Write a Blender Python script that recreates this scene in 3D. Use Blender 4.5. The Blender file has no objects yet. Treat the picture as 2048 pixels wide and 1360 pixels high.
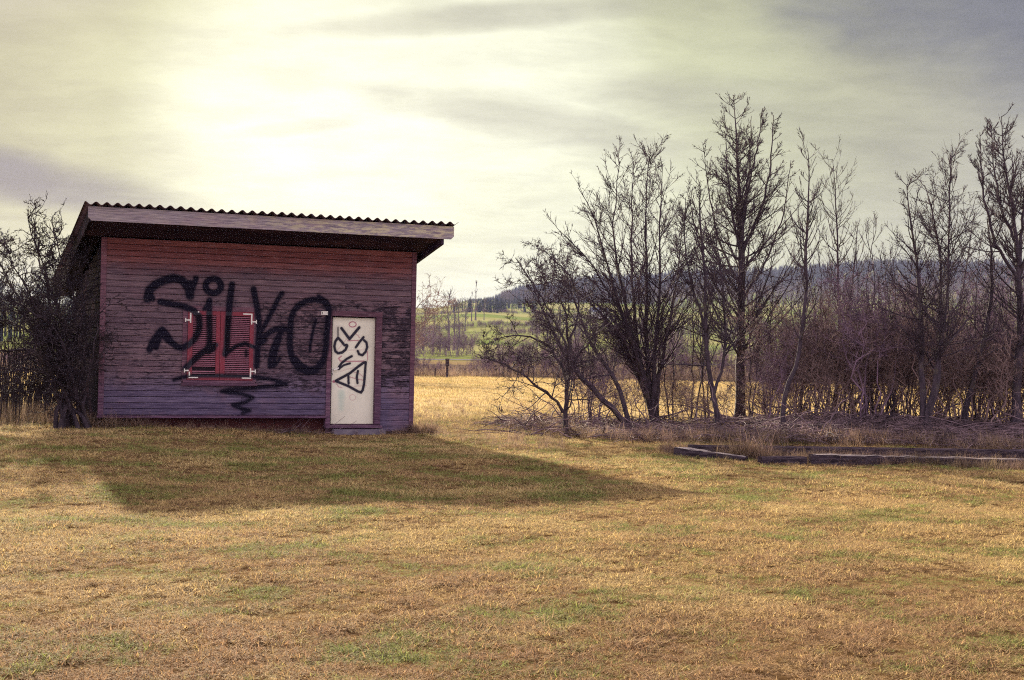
import bpy, math, random
import numpy as np

rng = np.random.default_rng(11)
random.seed(11)
SC = bpy.context.scene
COL = SC.collection

# ------------------------------------------------------------------ camera
FPX, CAMH, PITCH, ROLL = 2850.0, 1.7, 0.0053, 0.0216
cd = bpy.data.cameras.new('camera')
cam = bpy.data.objects.new('camera', cd)
COL.objects.link(cam)
cd.sensor_width = 36.0
cd.lens = 36.0 * FPX / 2048.0
cd.clip_start = 0.1
cd.clip_end = 12000.0
cam.location = (0, 0, CAMH)
from mathutils import Matrix, Vector
cam.rotation_euler = (Matrix.Rotation(math.pi / 2 + PITCH, 4, 'X') @ Matrix.Rotation(ROLL, 4, 'Z')).to_euler()
SC.camera = cam

# ------------------------------------------------------------------ view
SC.view_settings.view_transform = 'Standard'
SC.view_settings.look = 'None'
SC.view_settings.exposure = 1.85
SC.view_settings.gamma = 1.0
SC.view_settings.use_curve_mapping = False
SC.cycles.use_denoising = False
SC.cycles.denoising_prefilter = 'ACCURATE'
SC.cycles.use_adaptive_sampling = False
SC.cycles.sample_clamp_indirect = 1.0
SC.cycles.filter_width = 1.1
SC.cycles.max_bounces = 6
SC.cycles.diffuse_bounces = 3
SC.cycles.transparent_max_bounces = 8
SC.cycles.volume_bounces = 1

# ------------------------------------------------------------------ sun and sky
SUN_EL, SUN_AZ = math.radians(20.6), math.radians(19.4)      # azimuth: to the left of straight ahead
SUN_DIR = Vector((-math.sin(SUN_AZ) * math.cos(SUN_EL), math.cos(SUN_AZ) * math.cos(SUN_EL), math.sin(SUN_EL)))
ld = bpy.data.lights.new('sun', 'SUN')
ld.energy = 4.4
ld.angle = math.radians(1.0)
ld.color = (1.0, 0.87, 0.64)
sun = bpy.data.objects.new('sun', ld)
COL.objects.link(sun)
sun.rotation_euler = SUN_DIR.to_track_quat('Z', 'Y').to_euler()
sun.location = (-20, 60, 40)


class NT:
    """small helper round a node tree"""
    def __init__(self, tree):
        self.t = tree
        self.t.nodes.clear()

    def n(self, typ, **kw):
        nd = self.t.nodes.new(typ)
        for k, v in kw.items():
            setattr(nd, k, v)
        return nd

    def put(self, sock, v):
        if isinstance(v, bpy.types.NodeSocket):
            self.t.links.new(v, sock)
        elif isinstance(v, (tuple, list)) and len(v) == 3 and sock.type == 'RGBA':
            sock.default_value = (*v, 1)
        else:
            sock.default_value = v

    def math(self, op, a, b=0.0, c=None, clamp=False):
        nd = self.n('ShaderNodeMath', operation=op, use_clamp=clamp)
        self.put(nd.inputs[0], a)
        self.put(nd.inputs[1], b)
        if c is not None:
            self.put(nd.inputs[2], c)
        return nd.outputs[0]

    def vmath(self, op, a, b=None, out=0):
        nd = self.n('ShaderNodeVectorMath', operation=op)
        self.put(nd.inputs[0], a)
        if b is not None:
            self.put(nd.inputs[1], b)
        return nd.outputs['Value' if op in ('DOT_PRODUCT', 'LENGTH') else 'Vector']

    def mix(self, f, a, b, mode='MIX'):
        nd = self.n('ShaderNodeMix', data_type='RGBA', blend_type=mode)
        self.put(nd.inputs[0], f)
        self.put(nd.inputs[6], a)
        self.put(nd.inputs[7], b)
        return nd.outputs[2]

    def noise(self, vec, scale, detail=3.0, rough=0.55, dist=0.0):
        nd = self.n('ShaderNodeTexNoise')
        if vec is not None:
            self.put(nd.inputs['Vector'], vec)
        nd.inputs['Scale'].default_value = scale
        nd.inputs['Detail'].default_value = detail
        nd.inputs['Roughness'].default_value = rough
        nd.inputs['Distortion'].default_value = dist
        return nd.outputs[0]

    def ss(self, x, lo, hi):
        nd = self.n('ShaderNodeMapRange', interpolation_type='SMOOTHSTEP')
        self.put(nd.inputs[0], x)
        nd.inputs[1].default_value = lo
        nd.inputs[2].default_value = hi
        return nd.outputs[0]

    def scale(self, vec, s):
        return self.vmath('MULTIPLY', vec, s)

    def sep(self, vec):
        nd = self.n('ShaderNodeSeparateXYZ')
        self.put(nd.inputs[0], vec)
        return nd.outputs


def ray(px, py):
    """direction of a photograph pixel (2048 x 1360)"""
    cr, sr = math.cos(ROLL), math.sin(ROLL)
    dx, dy = px - 1024.0, py - 680.0
    x, y = dx * cr + dy * sr, -dx * sr + dy * cr
    a, b = 1.0, -y / FPX
    c, s = math.cos(PITCH), math.sin(PITCH)
    return np.array([x / FPX, a * c - b * s, a * s + b * c])


wd = bpy.data.worlds.new('World')
SC.world = wd
wd.use_nodes = True
w = NT(wd.node_tree)
out = w.n('ShaderNodeOutputWorld')
bg = w.n('ShaderNodeBackground')
w.t.links.new(bg.outputs[0], out.inputs[0])
bg.inputs[1].default_value = 0.1
sky = w.n('ShaderNodeTexSky', sky_type='NISHITA')
sky.sun_disc = False
sky.sun_elevation = SUN_EL
sky.sun_rotation = -SUN_AZ
sky.dust_density = 2.5
tc = w.n('ShaderNodeTexCoord')
D = w.vmath('NORMALIZE', tc.outputs['Generated'])
dx, dy, dz = w.sep(D)


def lobe(px, py, lo, hi):
    d = ray(px, py)
    d = d / np.linalg.norm(d)
    return w.ss(w.vmath('DOT_PRODUCT', D, tuple(d)), math.cos(math.radians(lo)), math.cos(math.radians(hi)))


# cloud deck: streaks on a plane overhead, warped by noise
den = w.math('ADD', w.math('MAXIMUM', dz, 0.0), 0.16)
cxy = w.n('ShaderNodeCombineXYZ')
w.put(cxy.inputs[0], w.math('DIVIDE', dx, den))
w.put(cxy.inputs[1], w.math('DIVIDE', dy, den))
P = cxy.outputs[0]
big = w.noise(w.scale(P, (0.75, 0.55, 1)), 1.3, 4, 0.55, 0.4)
fine = w.noise(w.scale(P, (1.0, 0.8, 1)), 3.6, 6, 0.6, 0.3)
wisp = w.noise(w.scale(P, (1.2, 0.9, 1)), 2.6, 7, 0.62, 0.5)
cl = w.math('ADD', w.math('MULTIPLY', big, 0.6), w.math('MULTIPLY', fine, 0.4))
thick = w.ss(cl, 0.36, 0.66)
# sky colour turns from warm to violet away from the veiled sun
sunward = w.vmath('DOT_PRODUCT', D, tuple(SUN_DIR))
ahead = w.ss(sunward, 0.15, 0.93)
g1 = lobe(680, 270, 9.0, 0.6)
g2 = lobe(930, 430, 11.0, 1.0)
veil = lobe(860, 420, 19.0, 4.0)
g3 = lobe(960, 200, 8.0, 0.5)
thin = w.math('MAXIMUM', w.math('MAXIMUM', g1, w.math('MULTIPLY', g3, 0.8)), w.math('MULTIPLY', g2, 0.62))
thin = w.math('MULTIPLY', thin, w.math('SUBTRACT', 1.15, w.math('MULTIPLY', thick, 0.45)), clamp=True)
fy = w.math('MAXIMUM', dy, 0.05)
su, sv = w.math('DIVIDE', dx, fy), w.math('DIVIDE', dz, fy)


def streak(u0, v0, ru, rv, tilt, rag=1.3):
    """one long ragged cloud ahead, given by its bearing and height"""
    a = w.math('DIVIDE', w.math('SUBTRACT', su, u0), ru)
    b = w.math('DIVIDE', w.math('SUBTRACT', w.math('SUBTRACT', sv, v0), w.math('MULTIPLY', w.math('SUBTRACT', su, u0), tilt)), rv)
    r2 = w.math('ADD', w.math('MULTIPLY', a, a), w.math('MULTIPLY', b, b))
    r2 = w.math('ADD', r2, w.math('MULTIPLY', w.math('SUBTRACT', wisp, 0.5), rag * 1.2))
    r2 = w.math('ADD', r2, w.math('MULTIPLY', w.math('SUBTRACT', fine, 0.5), rag))
    return w.math('SUBTRACT', 1.0, w.ss(r2, 0.0, 1.25))


bank = streak(-.42, .122, .20, .022, -.14, .8)
bank = w.math('MAXIMUM', bank, w.math('MULTIPLY', streak(.40, .235, .30, .085, -.25, 1.0), .95))
soft = w.math('MAXIMUM', w.math('MULTIPLY', streak(.015, .158, .13, .020, -.16), .55), w.math('MULTIPLY', streak(-.02, .232, .16, .012, .10), .6))
soft = w.math('MAXIMUM', soft, w.math('MULTIPLY', streak(.11, .178, .09, .018, -.05), .5))
soft = w.math('MAXIMUM', soft, w.math('MULTIPLY', streak(-.40, .27, .17, .075, .1), .75))
soft = w.math('MAXIMUM', soft, w.math('MULTIPLY', streak(-.16, .150, .05, .006, .12), .3))
warm = w.mix(veil, w.mix(thick, (1.10, 1.11, 0.68), (0.82, 0.83, 0.54)), w.mix(thick, (1.98, 2.06, 1.27), (1.52, 1.53, 0.98)))
grey = w.mix(thick, (4.4, 3.95, 4.5), (3.6, 3.2, 3.9))  # unseen sky behind, kept bright and violet to fill the shaded sides
base = w.mix(ahead, grey, warm)
base = w.mix(thin, base, (2.92, 2.95, 2.36))
base = w.mix(w.math('MULTIPLY', w.ss(wisp, 0.50, 0.72), 0.0), base, (1.0, 0.94, 0.84))
low = w.math('MULTIPLY', w.math('MULTIPLY', w.math('SUBTRACT', 1.0, w.ss(sv, 0.0, 0.15)), ahead), 0.6)
base = w.mix(low, base, (2.26, 2.31, 1.58))
base = w.mix(soft, base, (1.12, 1.10, 0.86))
base = w.mix(bank, base, (0.44, 0.46, 0.56))
tex = w.noise(w.scale(P, (0.8, 1.3, 1)), 5.5, 7, 0.68, 0.25)
base = w.mix(1.0, base, w.mix(w.ss(tex, .3, .7), (0.90, 0.90, 0.91), (1.08, 1.08, 1.07)), 'MULTIPLY')
cov = w.mix(0.988, sky.outputs[0], base)
w.put(bg.inputs[0], cov)


# ------------------------------------------------------------------ small helpers
def tag(o, label=None, cat=None, group=None, kind=None):
    if label: o['label'] = label
    if cat: o['category'] = cat
    if group: o['group'] = group
    if kind: o['kind'] = kind
    return o


def empty(name, loc=(0, 0, 0), rz=0.0):
    o = bpy.data.objects.new(name, None)
    o.location = loc
    o.rotation_euler = (0, 0, rz)
    o.empty_display_size = 0.3
    COL.objects.link(o)
    return o


def mesh(name, V, Fc, smooth=False):
    me = bpy.data.meshes.new(name)
    V = np.asarray(V, np.float32).reshape(-1, 3)
    if isinstance(Fc, np.ndarray):
        k = Fc.shape[1]
        me.vertices.add(len(V))
        me.vertices.foreach_set('co', V.ravel())
        me.loops.add(Fc.size)
        me.loops.foreach_set('vertex_index', Fc.astype(np.int32).ravel())
        me.polygons.add(len(Fc))
        me.polygons.foreach_set('loop_start', np.arange(0, Fc.size, k, dtype=np.int32))
        me.update(calc_edges=True)
    else:
        me.from_pydata([tuple(map(float, v)) for v in V], [], Fc)
    if smooth:
        me.polygons.foreach_set('use_smooth', np.ones(len(me.polygons), bool))
    me.update()
    return me


def link(name, me, mat=None, parent=None):
    o = bpy.data.objects.new(name, me)
    COL.objects.link(o)
    if mat is not None and not me.materials:
        me.materials.append(mat)
    if parent is not None:
        o.parent = parent
    return o


class MB:
    """collects simple solids"""
    def __init__(self):
        self.v, self.f = [], []

    def add(self, V, Fc):
        b = len(self.v)
        self.v += [tuple(v) for v in V]
        self.f += [tuple(b + i for i in q) for q in Fc]
        return self

    def box(self, x0, x1, y0, y1, z0, z1):
        V = [(x, y, z) for z in (z0, z1) for y in (y0, y1) for x in (x0, x1)]
        return self.add(V, [(0, 2, 3, 1), (4, 5, 7, 6), (0, 1, 5, 4), (2, 6, 7, 3), (0, 4, 6, 2), (1, 3, 7, 5)])

    def cbox(self, x0, x1, y0, y1, z0, z1, b=0.004):
        """box with its front (-y) edges chamfered"""
        V = [(x0, y1, z0), (x1, y1, z0), (x1, y1, z1), (x0, y1, z1),
             (x0, y0 + b, z0), (x1, y0 + b, z0), (x1, y0 + b, z1), (x0, y0 + b, z1),
             (x0 + b, y0, z0 + b), (x1 - b, y0, z0 + b), (x1 - b, y0, z1 - b), (x0 + b, y0, z1 - b)]
        Fq = [(0, 3, 2, 1), (8, 9, 10, 11)]
        for i in range(4):
            j = (i + 1) % 4
            Fq += [(i, j, j + 4, i + 4), (i + 4, j + 4, j + 8, i + 8)]
        return self.add(V, Fq)

    def prism(self, poly, y0, y1):
        """polygon in x,z extruded along y"""
        n = len(poly)
        V = [(x, y0, z) for x, z in poly] + [(x, y1, z) for x, z in poly]
        return self.add(V, [tuple(range(n)), tuple(range(2 * n - 1, n - 1, -1))] +
                        [(i, i + n, (i + 1) % n + n, (i + 1) % n) for i in range(n)])

    def build(self, name, mat, parent=None, smooth=False):
        return link(name, mesh(name, self.v, self.f, smooth), mat, parent)


def tubes(paths, radii, sides):
    """paths (N,n,3), radii (N,n) -> verts, quads"""
    N, n, _ = paths.shape
    T = np.gradient(paths, axis=1)
    T /= np.linalg.norm(T, axis=2, keepdims=True) + 1e-9
    ref = rng.normal(size=(N, 1, 3)) * np.array([1, 1, .25])
    A = np.cross(T, np.broadcast_to(ref, T.shape))
    A /= np.linalg.norm(A, axis=2, keepdims=True) + 1e-9
    B = np.cross(T, A)
    ang = np.arange(sides) * 2 * np.pi / sides
    V = (paths[:, :, None, :] + radii[:, :, None, None] *
         (np.cos(ang)[None, None, :, None] * A[:, :, None, :] + np.sin(ang)[None, None, :, None] * B[:, :, None, :]))
    V = V.reshape(-1, 3)
    base = (np.arange(N)[:, None, None] * n + np.arange(n - 1)[None, :, None]) * sides
    k = np.arange(sides)[None, None, :]
    k2 = (k + 1) % sides
    Q = np.stack([base + k, base + k2, base + sides + k2, base + sides + k], -1).reshape(-1, 4)
    return V, Q


def join(parts):
    Vs, Qs, b = [], [], 0
    for V, Q in parts:
        Vs.append(V)
        Qs.append(Q + b)
        b += len(V)
    return np.concatenate(Vs), np.concatenate(Qs)


def smstep(x, a, b):
    t = np.clip((x - a) / (b - a), 0, 1)
    return t * t * (3 - 2 * t)


# ------------------------------------------------------------------ materials
def new_mat(name):
    m = bpy.data.materials.new(name)
    m.use_nodes = True
    t = NT(m.node_tree)
    o = t.n('ShaderNodeOutputMaterial')
    p = t.n('ShaderNodeBsdfPrincipled')
    t.t.links.new(p.outputs[0], o.inputs[0])
    p.inputs['Roughness'].default_value = 0.85
    p.inputs['Specular IOR Level'].default_value = 0.25
    return m, t, p, o


def bump(t, p, h, strength=0.4, dist=0.01):
    b = t.n('ShaderNodeBump')
    b.inputs['Strength'].default_value = strength
    b.inputs['Distance'].default_value = dist
    t.put(b.inputs['Height'], h)
    t.t.links.new(b.outputs[0], p.inputs['Normal'])


def wood(name, top, mid, low, mould=1.0, spray=False, rough=0.8, lichen=False):
    """weathered painted timber; coordinates are the shed's own"""
    m, t, p, _ = new_mat(name)
    tcn = t.n('ShaderNodeTexCoord')
    O = tcn.outputs['Object']
    x, y, z = t.sep(O)
    info = t.n('ShaderNodeObjectInfo')
    rnd = info.outputs['Random']
    off = t.n('ShaderNodeCombineXYZ')
    t.put(off.inputs[0], t.math('MULTIPLY', rnd, 17.0))
    t.put(off.inputs[2], t.math('MULTIPLY', rnd, 9.0))
    Q = t.vmath('ADD', O, off.outputs[0])
    grain = t.noise(t.scale(Q, (2.6, 30, 95)), 1.0, 5, 0.65, 0.3)
    patch = t.noise(t.scale(O, (1.0, 1.0, 1.5)), 1.5, 4, 0.6)
    c = t.mix(t.ss(t.math('ADD', z, t.math('MULTIPLY', patch, 0.7)), 1.0, 1.7), low, mid)
    c = t.mix(t.ss(t.math('ADD', z, t.math('MULTIPLY', patch, 0.5)), 3.05, 3.5), c, top)
    c = t.mix(t.math('MULTIPLY', t.ss(patch, .5, .68), .55), c, t.mix(0.5, c, (0.30, 0.17, 0.19)))
    c = t.mix(t.math('MULTIPLY', rnd, 0.75), c, t.mix(1.0, c, (0.60, 0.58, 0.66), 'MULTIPLY'))
    c = t.mix(t.ss(grain, 0.36, 0.66), t.mix(1.0, c, (0.50, 0.47, 0.52), 'MULTIPLY'), t.mix(1.0, c, (1.3, 1.26, 1.22), 'MULTIPLY'))
    # pale dry fibres
    fib = t.noise(t.scale(Q, (5, 30, 60)), 1.0, 3, 0.6)
    c = t.mix(t.math('MULTIPLY', t.ss(fib, 0.60, 0.72), 0.35 if mid[0] > .1 else 0.03), c, (0.46, 0.36, 0.36))
    if lichen:
        li = t.noise(t.scale(O, (3, 1, 14)), 1.6, 6, 0.7)
        c = t.mix(t.math('MULTIPLY', t.ss(li, .44, .60), t.math('ADD', .12, t.math('MULTIPLY', t.ss(x, 1.2, 4.5), .6))), c, (0.56, 0.50, 0.30))
    # black mould where the coating has come off
    m1 = t.noise(t.scale(Q, (9, 30, 42)), 1.0, 6, 0.72, 0.5)
    area = t.noise(t.scale(O, (1.7, 1, 4.2)), 1.5, 5, 0.65)
    band = t.math('MULTIPLY', t.ss(z, 0.35, 1.0), t.math('SUBTRACT', 1.0, t.ss(z, 2.35, 2.75)))
    side = t.math('ADD', 0.72, t.math('MULTIPLY', t.ss(x, 1.5, 5.0), 0.35))
    amt = t.math('MULTIPLY', t.math('MULTIPLY', t.math('MULTIPLY', band, side), mould), t.ss(area, 0.31, 0.54))
    thr = t.math('SUBTRACT', 0.76, t.math('MULTIPLY', amt, 0.36))
    mk = t.math('MULTIPLY', t.math('SUBTRACT', m1, thr), 11.0, clamp=True)
    c = t.mix(t.math('MULTIPLY', mk, 0.9), c, (0.022, 0.016, 0.024))
    fl = t.noise(t.scale(Q, (22, 30, 75)), 1.0, 4, 0.7)
    fk = t.math('MULTIPLY', t.math('MULTIPLY', t.ss(fl, .56, .66), band), mould)
    c = t.mix(t.math('MULTIPLY', fk, .75), c, (0.03, 0.02, 0.03))
    cr_ = t.math('MULTIPLY', t.ss(t.noise(t.scale(Q, (11, 30, 90)), 1.0, 4, 0.7), .60, .70), band)
    c = t.mix(t.math('MULTIPLY', cr_, .45 if mould > .9 else .15), c, (0.50, 0.40, 0.38))
    if spray:
        at = t.n('ShaderNodeAttribute', attribute_name='spray')
        sp = t.math('MULTIPLY', at.outputs['Fac'], t.math('SUBTRACT', 1.22, t.math('MULTIPLY', grain, 0.24)), clamp=True)
        c = t.mix(sp, c, (0.010, 0.008, 0.017))
    t.put(p.inputs['Base Color'], c)
    p.inputs['Roughness'].default_value = rough
    p.inputs['Specular IOR Level'].default_value = 0.08
    bump(t, p, t.math('ADD', grain, t.math('MULTIPLY', mk, -0.4)), 0.55, 0.004)
    return m


M_PLANK = wood('plank_wood', (0.27, 0.098, 0.088), (0.185, 0.125, 0.14), (0.14, 0.112, 0.175), 1.0, True)
M_TRIM = wood('trim_wood', (0.20, 0.085, 0.10), (0.18, 0.092, 0.115), (0.15, 0.082, 0.125), 0.35, True)
M_FASCIA = wood('fascia_wood', (0.34, 0.295, 0.30), (0.30, 0.255, 0.275), (0.30, 0.255, 0.275), 0.5, lichen=True)
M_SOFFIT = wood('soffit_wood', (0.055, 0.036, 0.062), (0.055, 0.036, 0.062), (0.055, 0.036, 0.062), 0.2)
M_SIDE = wood('side_wood', (0.022, 0.015, 0.022), (0.022, 0.015, 0.022), (0.022, 0.016, 0.024), 0.6)  # boards painted near black, standing in for the shade beside the bush


def shutter_mat(c0=(0.155, 0.015, 0.030), c1=(0.26, 0.036, 0.052)):
    m, t, p, _ = new_mat('shutter_paint')
    O = t.n('ShaderNodeTexCoord').outputs['Object']
    n1 = t.noise(t.scale(O, (8, 8, 8)), 1.0, 4, .6)
    n2 = t.noise(t.scale(O, (40, 40, 120)), 1.0, 4, .6)
    c = t.mix(n1, c0, c1)
    c = t.mix(t.math('MULTIPLY', t.ss(n2, .55, .72), .6), c, (0.46, 0.24, 0.28))
    at = t.n('ShaderNodeAttribute', attribute_name='spray')
    c = t.mix(t.math('MULTIPLY', at.outputs['Fac'], 1.05, clamp=True), c, (0.010, 0.008, 0.017))
    t.put(p.inputs['Base Color'], c)
    p.inputs['Roughness'].default_value = 0.55
    bump(t, p, n2, .2, .002)
    return m


M_SHUT = shutter_mat()
M_SLAT = shutter_mat((0.23, 0.06, 0.09), (0.37, 0.17, 0.21))


def door_mat():
    m, t, p, _ = new_mat('door_paint')
    O = t.n('ShaderNodeTexCoord').outputs['Object']
    x, y, z = t.sep(O)
    n1 = t.noise(t.scale(O, (3, 3, 2)), 1.0, 4, .6)
    n2 = t.noise(t.scale(O, (30, 30, 4)), 1.0, 5, .65)
    c = t.mix(t.ss(n1, .3, .7), (0.80, 0.765, 0.60), (0.70, 0.67, 0.52))
    c = t.mix(t.math('MULTIPLY', t.ss(n2, .58, .75), .22), c, (0.40, 0.37, 0.30))
    c = t.mix(t.math('MULTIPLY', t.ss(t.math('SUBTRACT', .9, z), .0, .8), .42), c, (0.55, 0.50, 0.37))
    for nm, col in (('stain', (0.34, 0.50, 0.40)), ('red', (0.36, 0.07, 0.13)), ('spray', (0.012, 0.009, 0.022))):
        at = t.n('ShaderNodeAttribute', attribute_name=nm)
        c = t.mix(at.outputs['Fac'], c, col)
    t.put(p.inputs['Base Color'], c)
    p.inputs['Roughness'].default_value = 0.45
    bump(t, p, n2, .08, .002)
    return m


M_DOOR = door_mat()


def plain(name, a, b, scale=6.0, rough=.85, bumps=.3, metallic=0.0, stretch=(1, 1, 1), detail=5):
    m, t, p, _ = new_mat(name)
    if rough > .87:
        p.inputs['Specular IOR Level'].default_value = 0.0
    O = t.n('ShaderNodeTexCoord').outputs['Object']
    n = t.noise(t.scale(O, stretch), scale, detail, .62)
    t.put(p.inputs['Base Color'], t.mix(t.ss(n, .32, .68), a, b))
    p.inputs['Roughness'].default_value = rough
    p.inputs['Metallic'].default_value = metallic
    if bumps:
        bump(t, p, n, bumps, .01)
    return m


M_ROOF = plain('roof_fibre_cement', (0.085, 0.055, 0.075), (0.15, 0.105, 0.12), 9, .9, .3)
M_PLINTH = plain('plinth_boards', (0.085, 0.026, 0.026), (0.045, 0.018, 0.02), 5, .9, .4, stretch=(1, 1, 4))
M_CONC = plain('concrete', (0.11, 0.092, 0.125), (0.19, 0.16, 0.18), 7, .95, .5)
M_WHITE = plain('white_metal', (0.80, 0.78, 0.68), (0.62, 0.57, 0.50), 30, .4, .1)
M_STEEL = plain('handle_steel', (0.75, 0.74, 0.70), (0.6, 0.6, 0.58), 40, .25, .05, metallic=.8)
M_BLACK = plain('black_marks', (0.012, 0.011, 0.014), (0.02, 0.018, 0.02), 40, .6, 0)
M_DARK = plain('shed_inside', (0.02, 0.014, 0.018), (0.03, 0.02, 0.025), 4, .95, 0)
M_TIMBER = plain('old_timber', (0.018, 0.013, 0.018), (0.075, 0.056, 0.066), 4, .9, .8, stretch=(1, 8, 8))
M_TIMBERTOP = plain('split_lit_timber', (0.17, 0.14, 0.14), (0.52, 0.45, 0.40), 5, .9, .8, stretch=(1, 12, 12))


def bark(name, a, b, lichen=None, scale=14):
    m, t, p, _ = new_mat(name)
    O = t.n('ShaderNodeTexCoord').outputs['Object']
    n = t.noise(t.scale(O, (1, 1, .35)), scale, 5, .65)
    c = t.mix(t.ss(n, .3, .7), a, b)
    if lichen:
        n2 = t.noise(O, 3.0, 4, .6)
        c = t.mix(t.math('MULTIPLY', t.ss(n2, .52, .66), .6), c, lichen)
    t.put(p.inputs['Base Color'], c)
    bump(t, p, n, .6, .02)
    return m


M_BARK = bark('bark', (0.026, 0.018, 0.025), (0.075, 0.052, 0.064), (0.10, 0.08, 0.055))
M_TWIG = bark('twig_bark', (0.03, 0.019, 0.027), (0.085, 0.054, 0.07), None, 3)
M_BUSHBARK = bark('bush_bark', (0.016, 0.010, 0.015), (0.045, 0.03, 0.037), (0.07, 0.052, 0.036))
M_SHRUB = bark('thicket_twigs', (0.05, 0.03, 0.048), (0.27, 0.17, 0.225), None, 3.0)
M_SHRUB2 = bark('brown_thicket_twigs', (0.06, 0.036, 0.036), (0.31, 0.205, 0.185), None, 2.4)
M_CANE = bark('dead_canes', (0.025, 0.016, 0.024), (0.25, 0.165, 0.175), None, 2.6)


def leafy(name, cols, trans=0.42, scale=1.2):
    """dry grass: straw, brown and green by place (world position) and by tuft"""
    m, t, p, o = new_mat(name)
    geo = t.n('ShaderNodeNewGeometry')
    P = geo.outputs['Position']
    info = t.n('ShaderNodeObjectInfo')
    a = t.noise(P, 0.28, 4, .6)
    b = t.noise(P, 1.7, 4, .65)
    cN = t.noise(P, 0.85, 5, .66)
    r = info.outputs['Random']
    straw, brown, green, pale = cols
    near = t.math('SUBTRACT', 1.0, t.ss(t.math('ADD', t.sep(P)[1], t.math('MULTIPLY', a, 5.0)), 8.5, 16.0))  # foreground darkening put into the grass colour, browner toward the viewer
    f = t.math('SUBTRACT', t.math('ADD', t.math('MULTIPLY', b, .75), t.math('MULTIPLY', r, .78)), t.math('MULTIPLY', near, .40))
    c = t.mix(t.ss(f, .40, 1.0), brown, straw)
    c = t.mix(t.math('MULTIPLY', t.ss(a, .45, .62), .5), c, pale)
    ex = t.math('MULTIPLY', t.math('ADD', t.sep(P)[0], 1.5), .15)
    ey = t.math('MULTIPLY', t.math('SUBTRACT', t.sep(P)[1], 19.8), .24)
    shadow_green = t.math('SUBTRACT', 1.0, t.ss(t.math('ADD', t.math('MULTIPLY', ex, ex), t.math('MULTIPLY', ey, ey)), .3, 1.3))  # green tint of the shed's shadow put into the grass colour
    gmask = t.ss(t.math('ADD', t.math('ADD', t.math('MULTIPLY', cN, .85), t.math('MULTIPLY', shadow_green, .045)), t.math('MULTIPLY', r, .16)), .515, .62)
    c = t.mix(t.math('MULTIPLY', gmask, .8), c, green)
    at = t.n('ShaderNodeAttribute', attribute_name='tint')
    c = t.mix(at.outputs['Fac'], t.mix(1.0, c, (1.22, 1.2, 1.12), 'MULTIPLY'), t.mix(1.0, c, (.22, .18, .17), 'MULTIPLY'))
    t.put(p.inputs['Base Color'], c)
    p.inputs['Roughness'].default_value = .8
    p.inputs['Specular IOR Level'].default_value = .12
    tr = t.n('ShaderNodeBsdfTranslucent')
    t.put(tr.inputs[0], c)
    mx = t.n('ShaderNodeMixShader')
    mx.inputs[0].default_value = trans
    t.t.links.new(p.outputs[0], mx.inputs[1])
    t.t.links.new(tr.outputs[0], mx.inputs[2])
    t.t.links.new(mx.outputs[0], o.inputs[0])
    return m


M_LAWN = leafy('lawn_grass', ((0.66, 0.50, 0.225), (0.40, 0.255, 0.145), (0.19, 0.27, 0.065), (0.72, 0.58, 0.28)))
M_MEADOW = leafy('meadow_grass', ((0.66, 0.53, 0.28), (0.52, 0.39, 0.20), (0.30, 0.26, 0.08), (0.68, 0.50, 0.21)))
M_DRY = leafy('dry_tall_grass', ((0.40, 0.28, 0.20), (0.20, 0.13, 0.12), (0.22, 0.17, 0.10), (0.50, 0.37, 0.27)))


def ground_mat():
    m, t, p, o = new_mat('field_soil_and_thatch')
    P = t.n('ShaderNodeNewGeometry').outputs['Position']
    x, y, z = t.sep(P)
    a = t.noise(P, .28, 4, .6)
    b = t.noise(P, 1.7, 5, .65)
    f = t.noise(P, 14., 4, .7)
    c = t.mix(t.ss(b, .35, .65), (0.13, 0.08, 0.04), (0.22, 0.14, 0.065))
    c = t.mix(t.ss(f, .35, .7), t.mix(1., c, (.45, .42, .4), 'MULTIPLY'), c)
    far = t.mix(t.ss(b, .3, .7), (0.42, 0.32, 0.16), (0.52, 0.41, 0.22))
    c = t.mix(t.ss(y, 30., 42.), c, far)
    c = t.mix(t.ss(t.math('ADD', y, t.math('MULTIPLY', b, 3.0)), 81., 84.), c, (0.10, 0.075, 0.055))
    t.put(p.inputs['Base Color'], c)
    p.inputs['Specular IOR Level'].default_value = 0.0
    p.inputs['Roughness'].default_value = 1.0
    return m


def hill_mat():
    m, t, p, o = new_mat('hill_meadows')
    P = t.n('ShaderNodeNewGeometry').outputs['Position']
    x, y, z = t.sep(P)
    a = t.noise(P, .006, 4, .55)
    f = t.noise(P, .05, 5, .65)
    c = t.mix(t.ss(a, .42, .58), (0.15, 0.19, 0.06), (0.27, 0.26, 0.115))
    c = t.mix(t.ss(f, .35, .7), t.mix(1., c, (.7, .7, .65), 'MULTIPLY'), c)
    c = t.mix(t.ss(y, 150., 190.), (0.18, 0.13, 0.07), c)
    p.inputs['Specular IOR Level'].default_value = 0.0
    t.put(p.inputs['Base Color'], c)
    return m


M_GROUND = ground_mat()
M_HILL = hill_mat()


# ------------------------------------------------------------------ terrain
def gz(x, y):
    x, y = np.asarray(x, float), np.asarray(y, float)
    h = 0.17 * smstep(-x, 3.2, 7.0) * np.exp(-((y - 24) / 11.0) ** 2)
    h = h + 0.30 * np.exp(-((y - 30.5 + 0.1 * x) / 2.8) ** 2) * smstep(x, 2.2, 6.5)
    h = h + 0.10 * np.exp(-((y - 27.3) / 1.5) ** 2) * smstep(-x, -0.2, 1.2) * 0.3
    wob = 0.022 * np.sin(x * 1.3 + y * .7) * np.sin(y * .9 - x * .35) + 0.013 * np.sin(x * 3.1 + 1.2) * np.cos(y * 2.3)
    return h + wob


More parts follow.
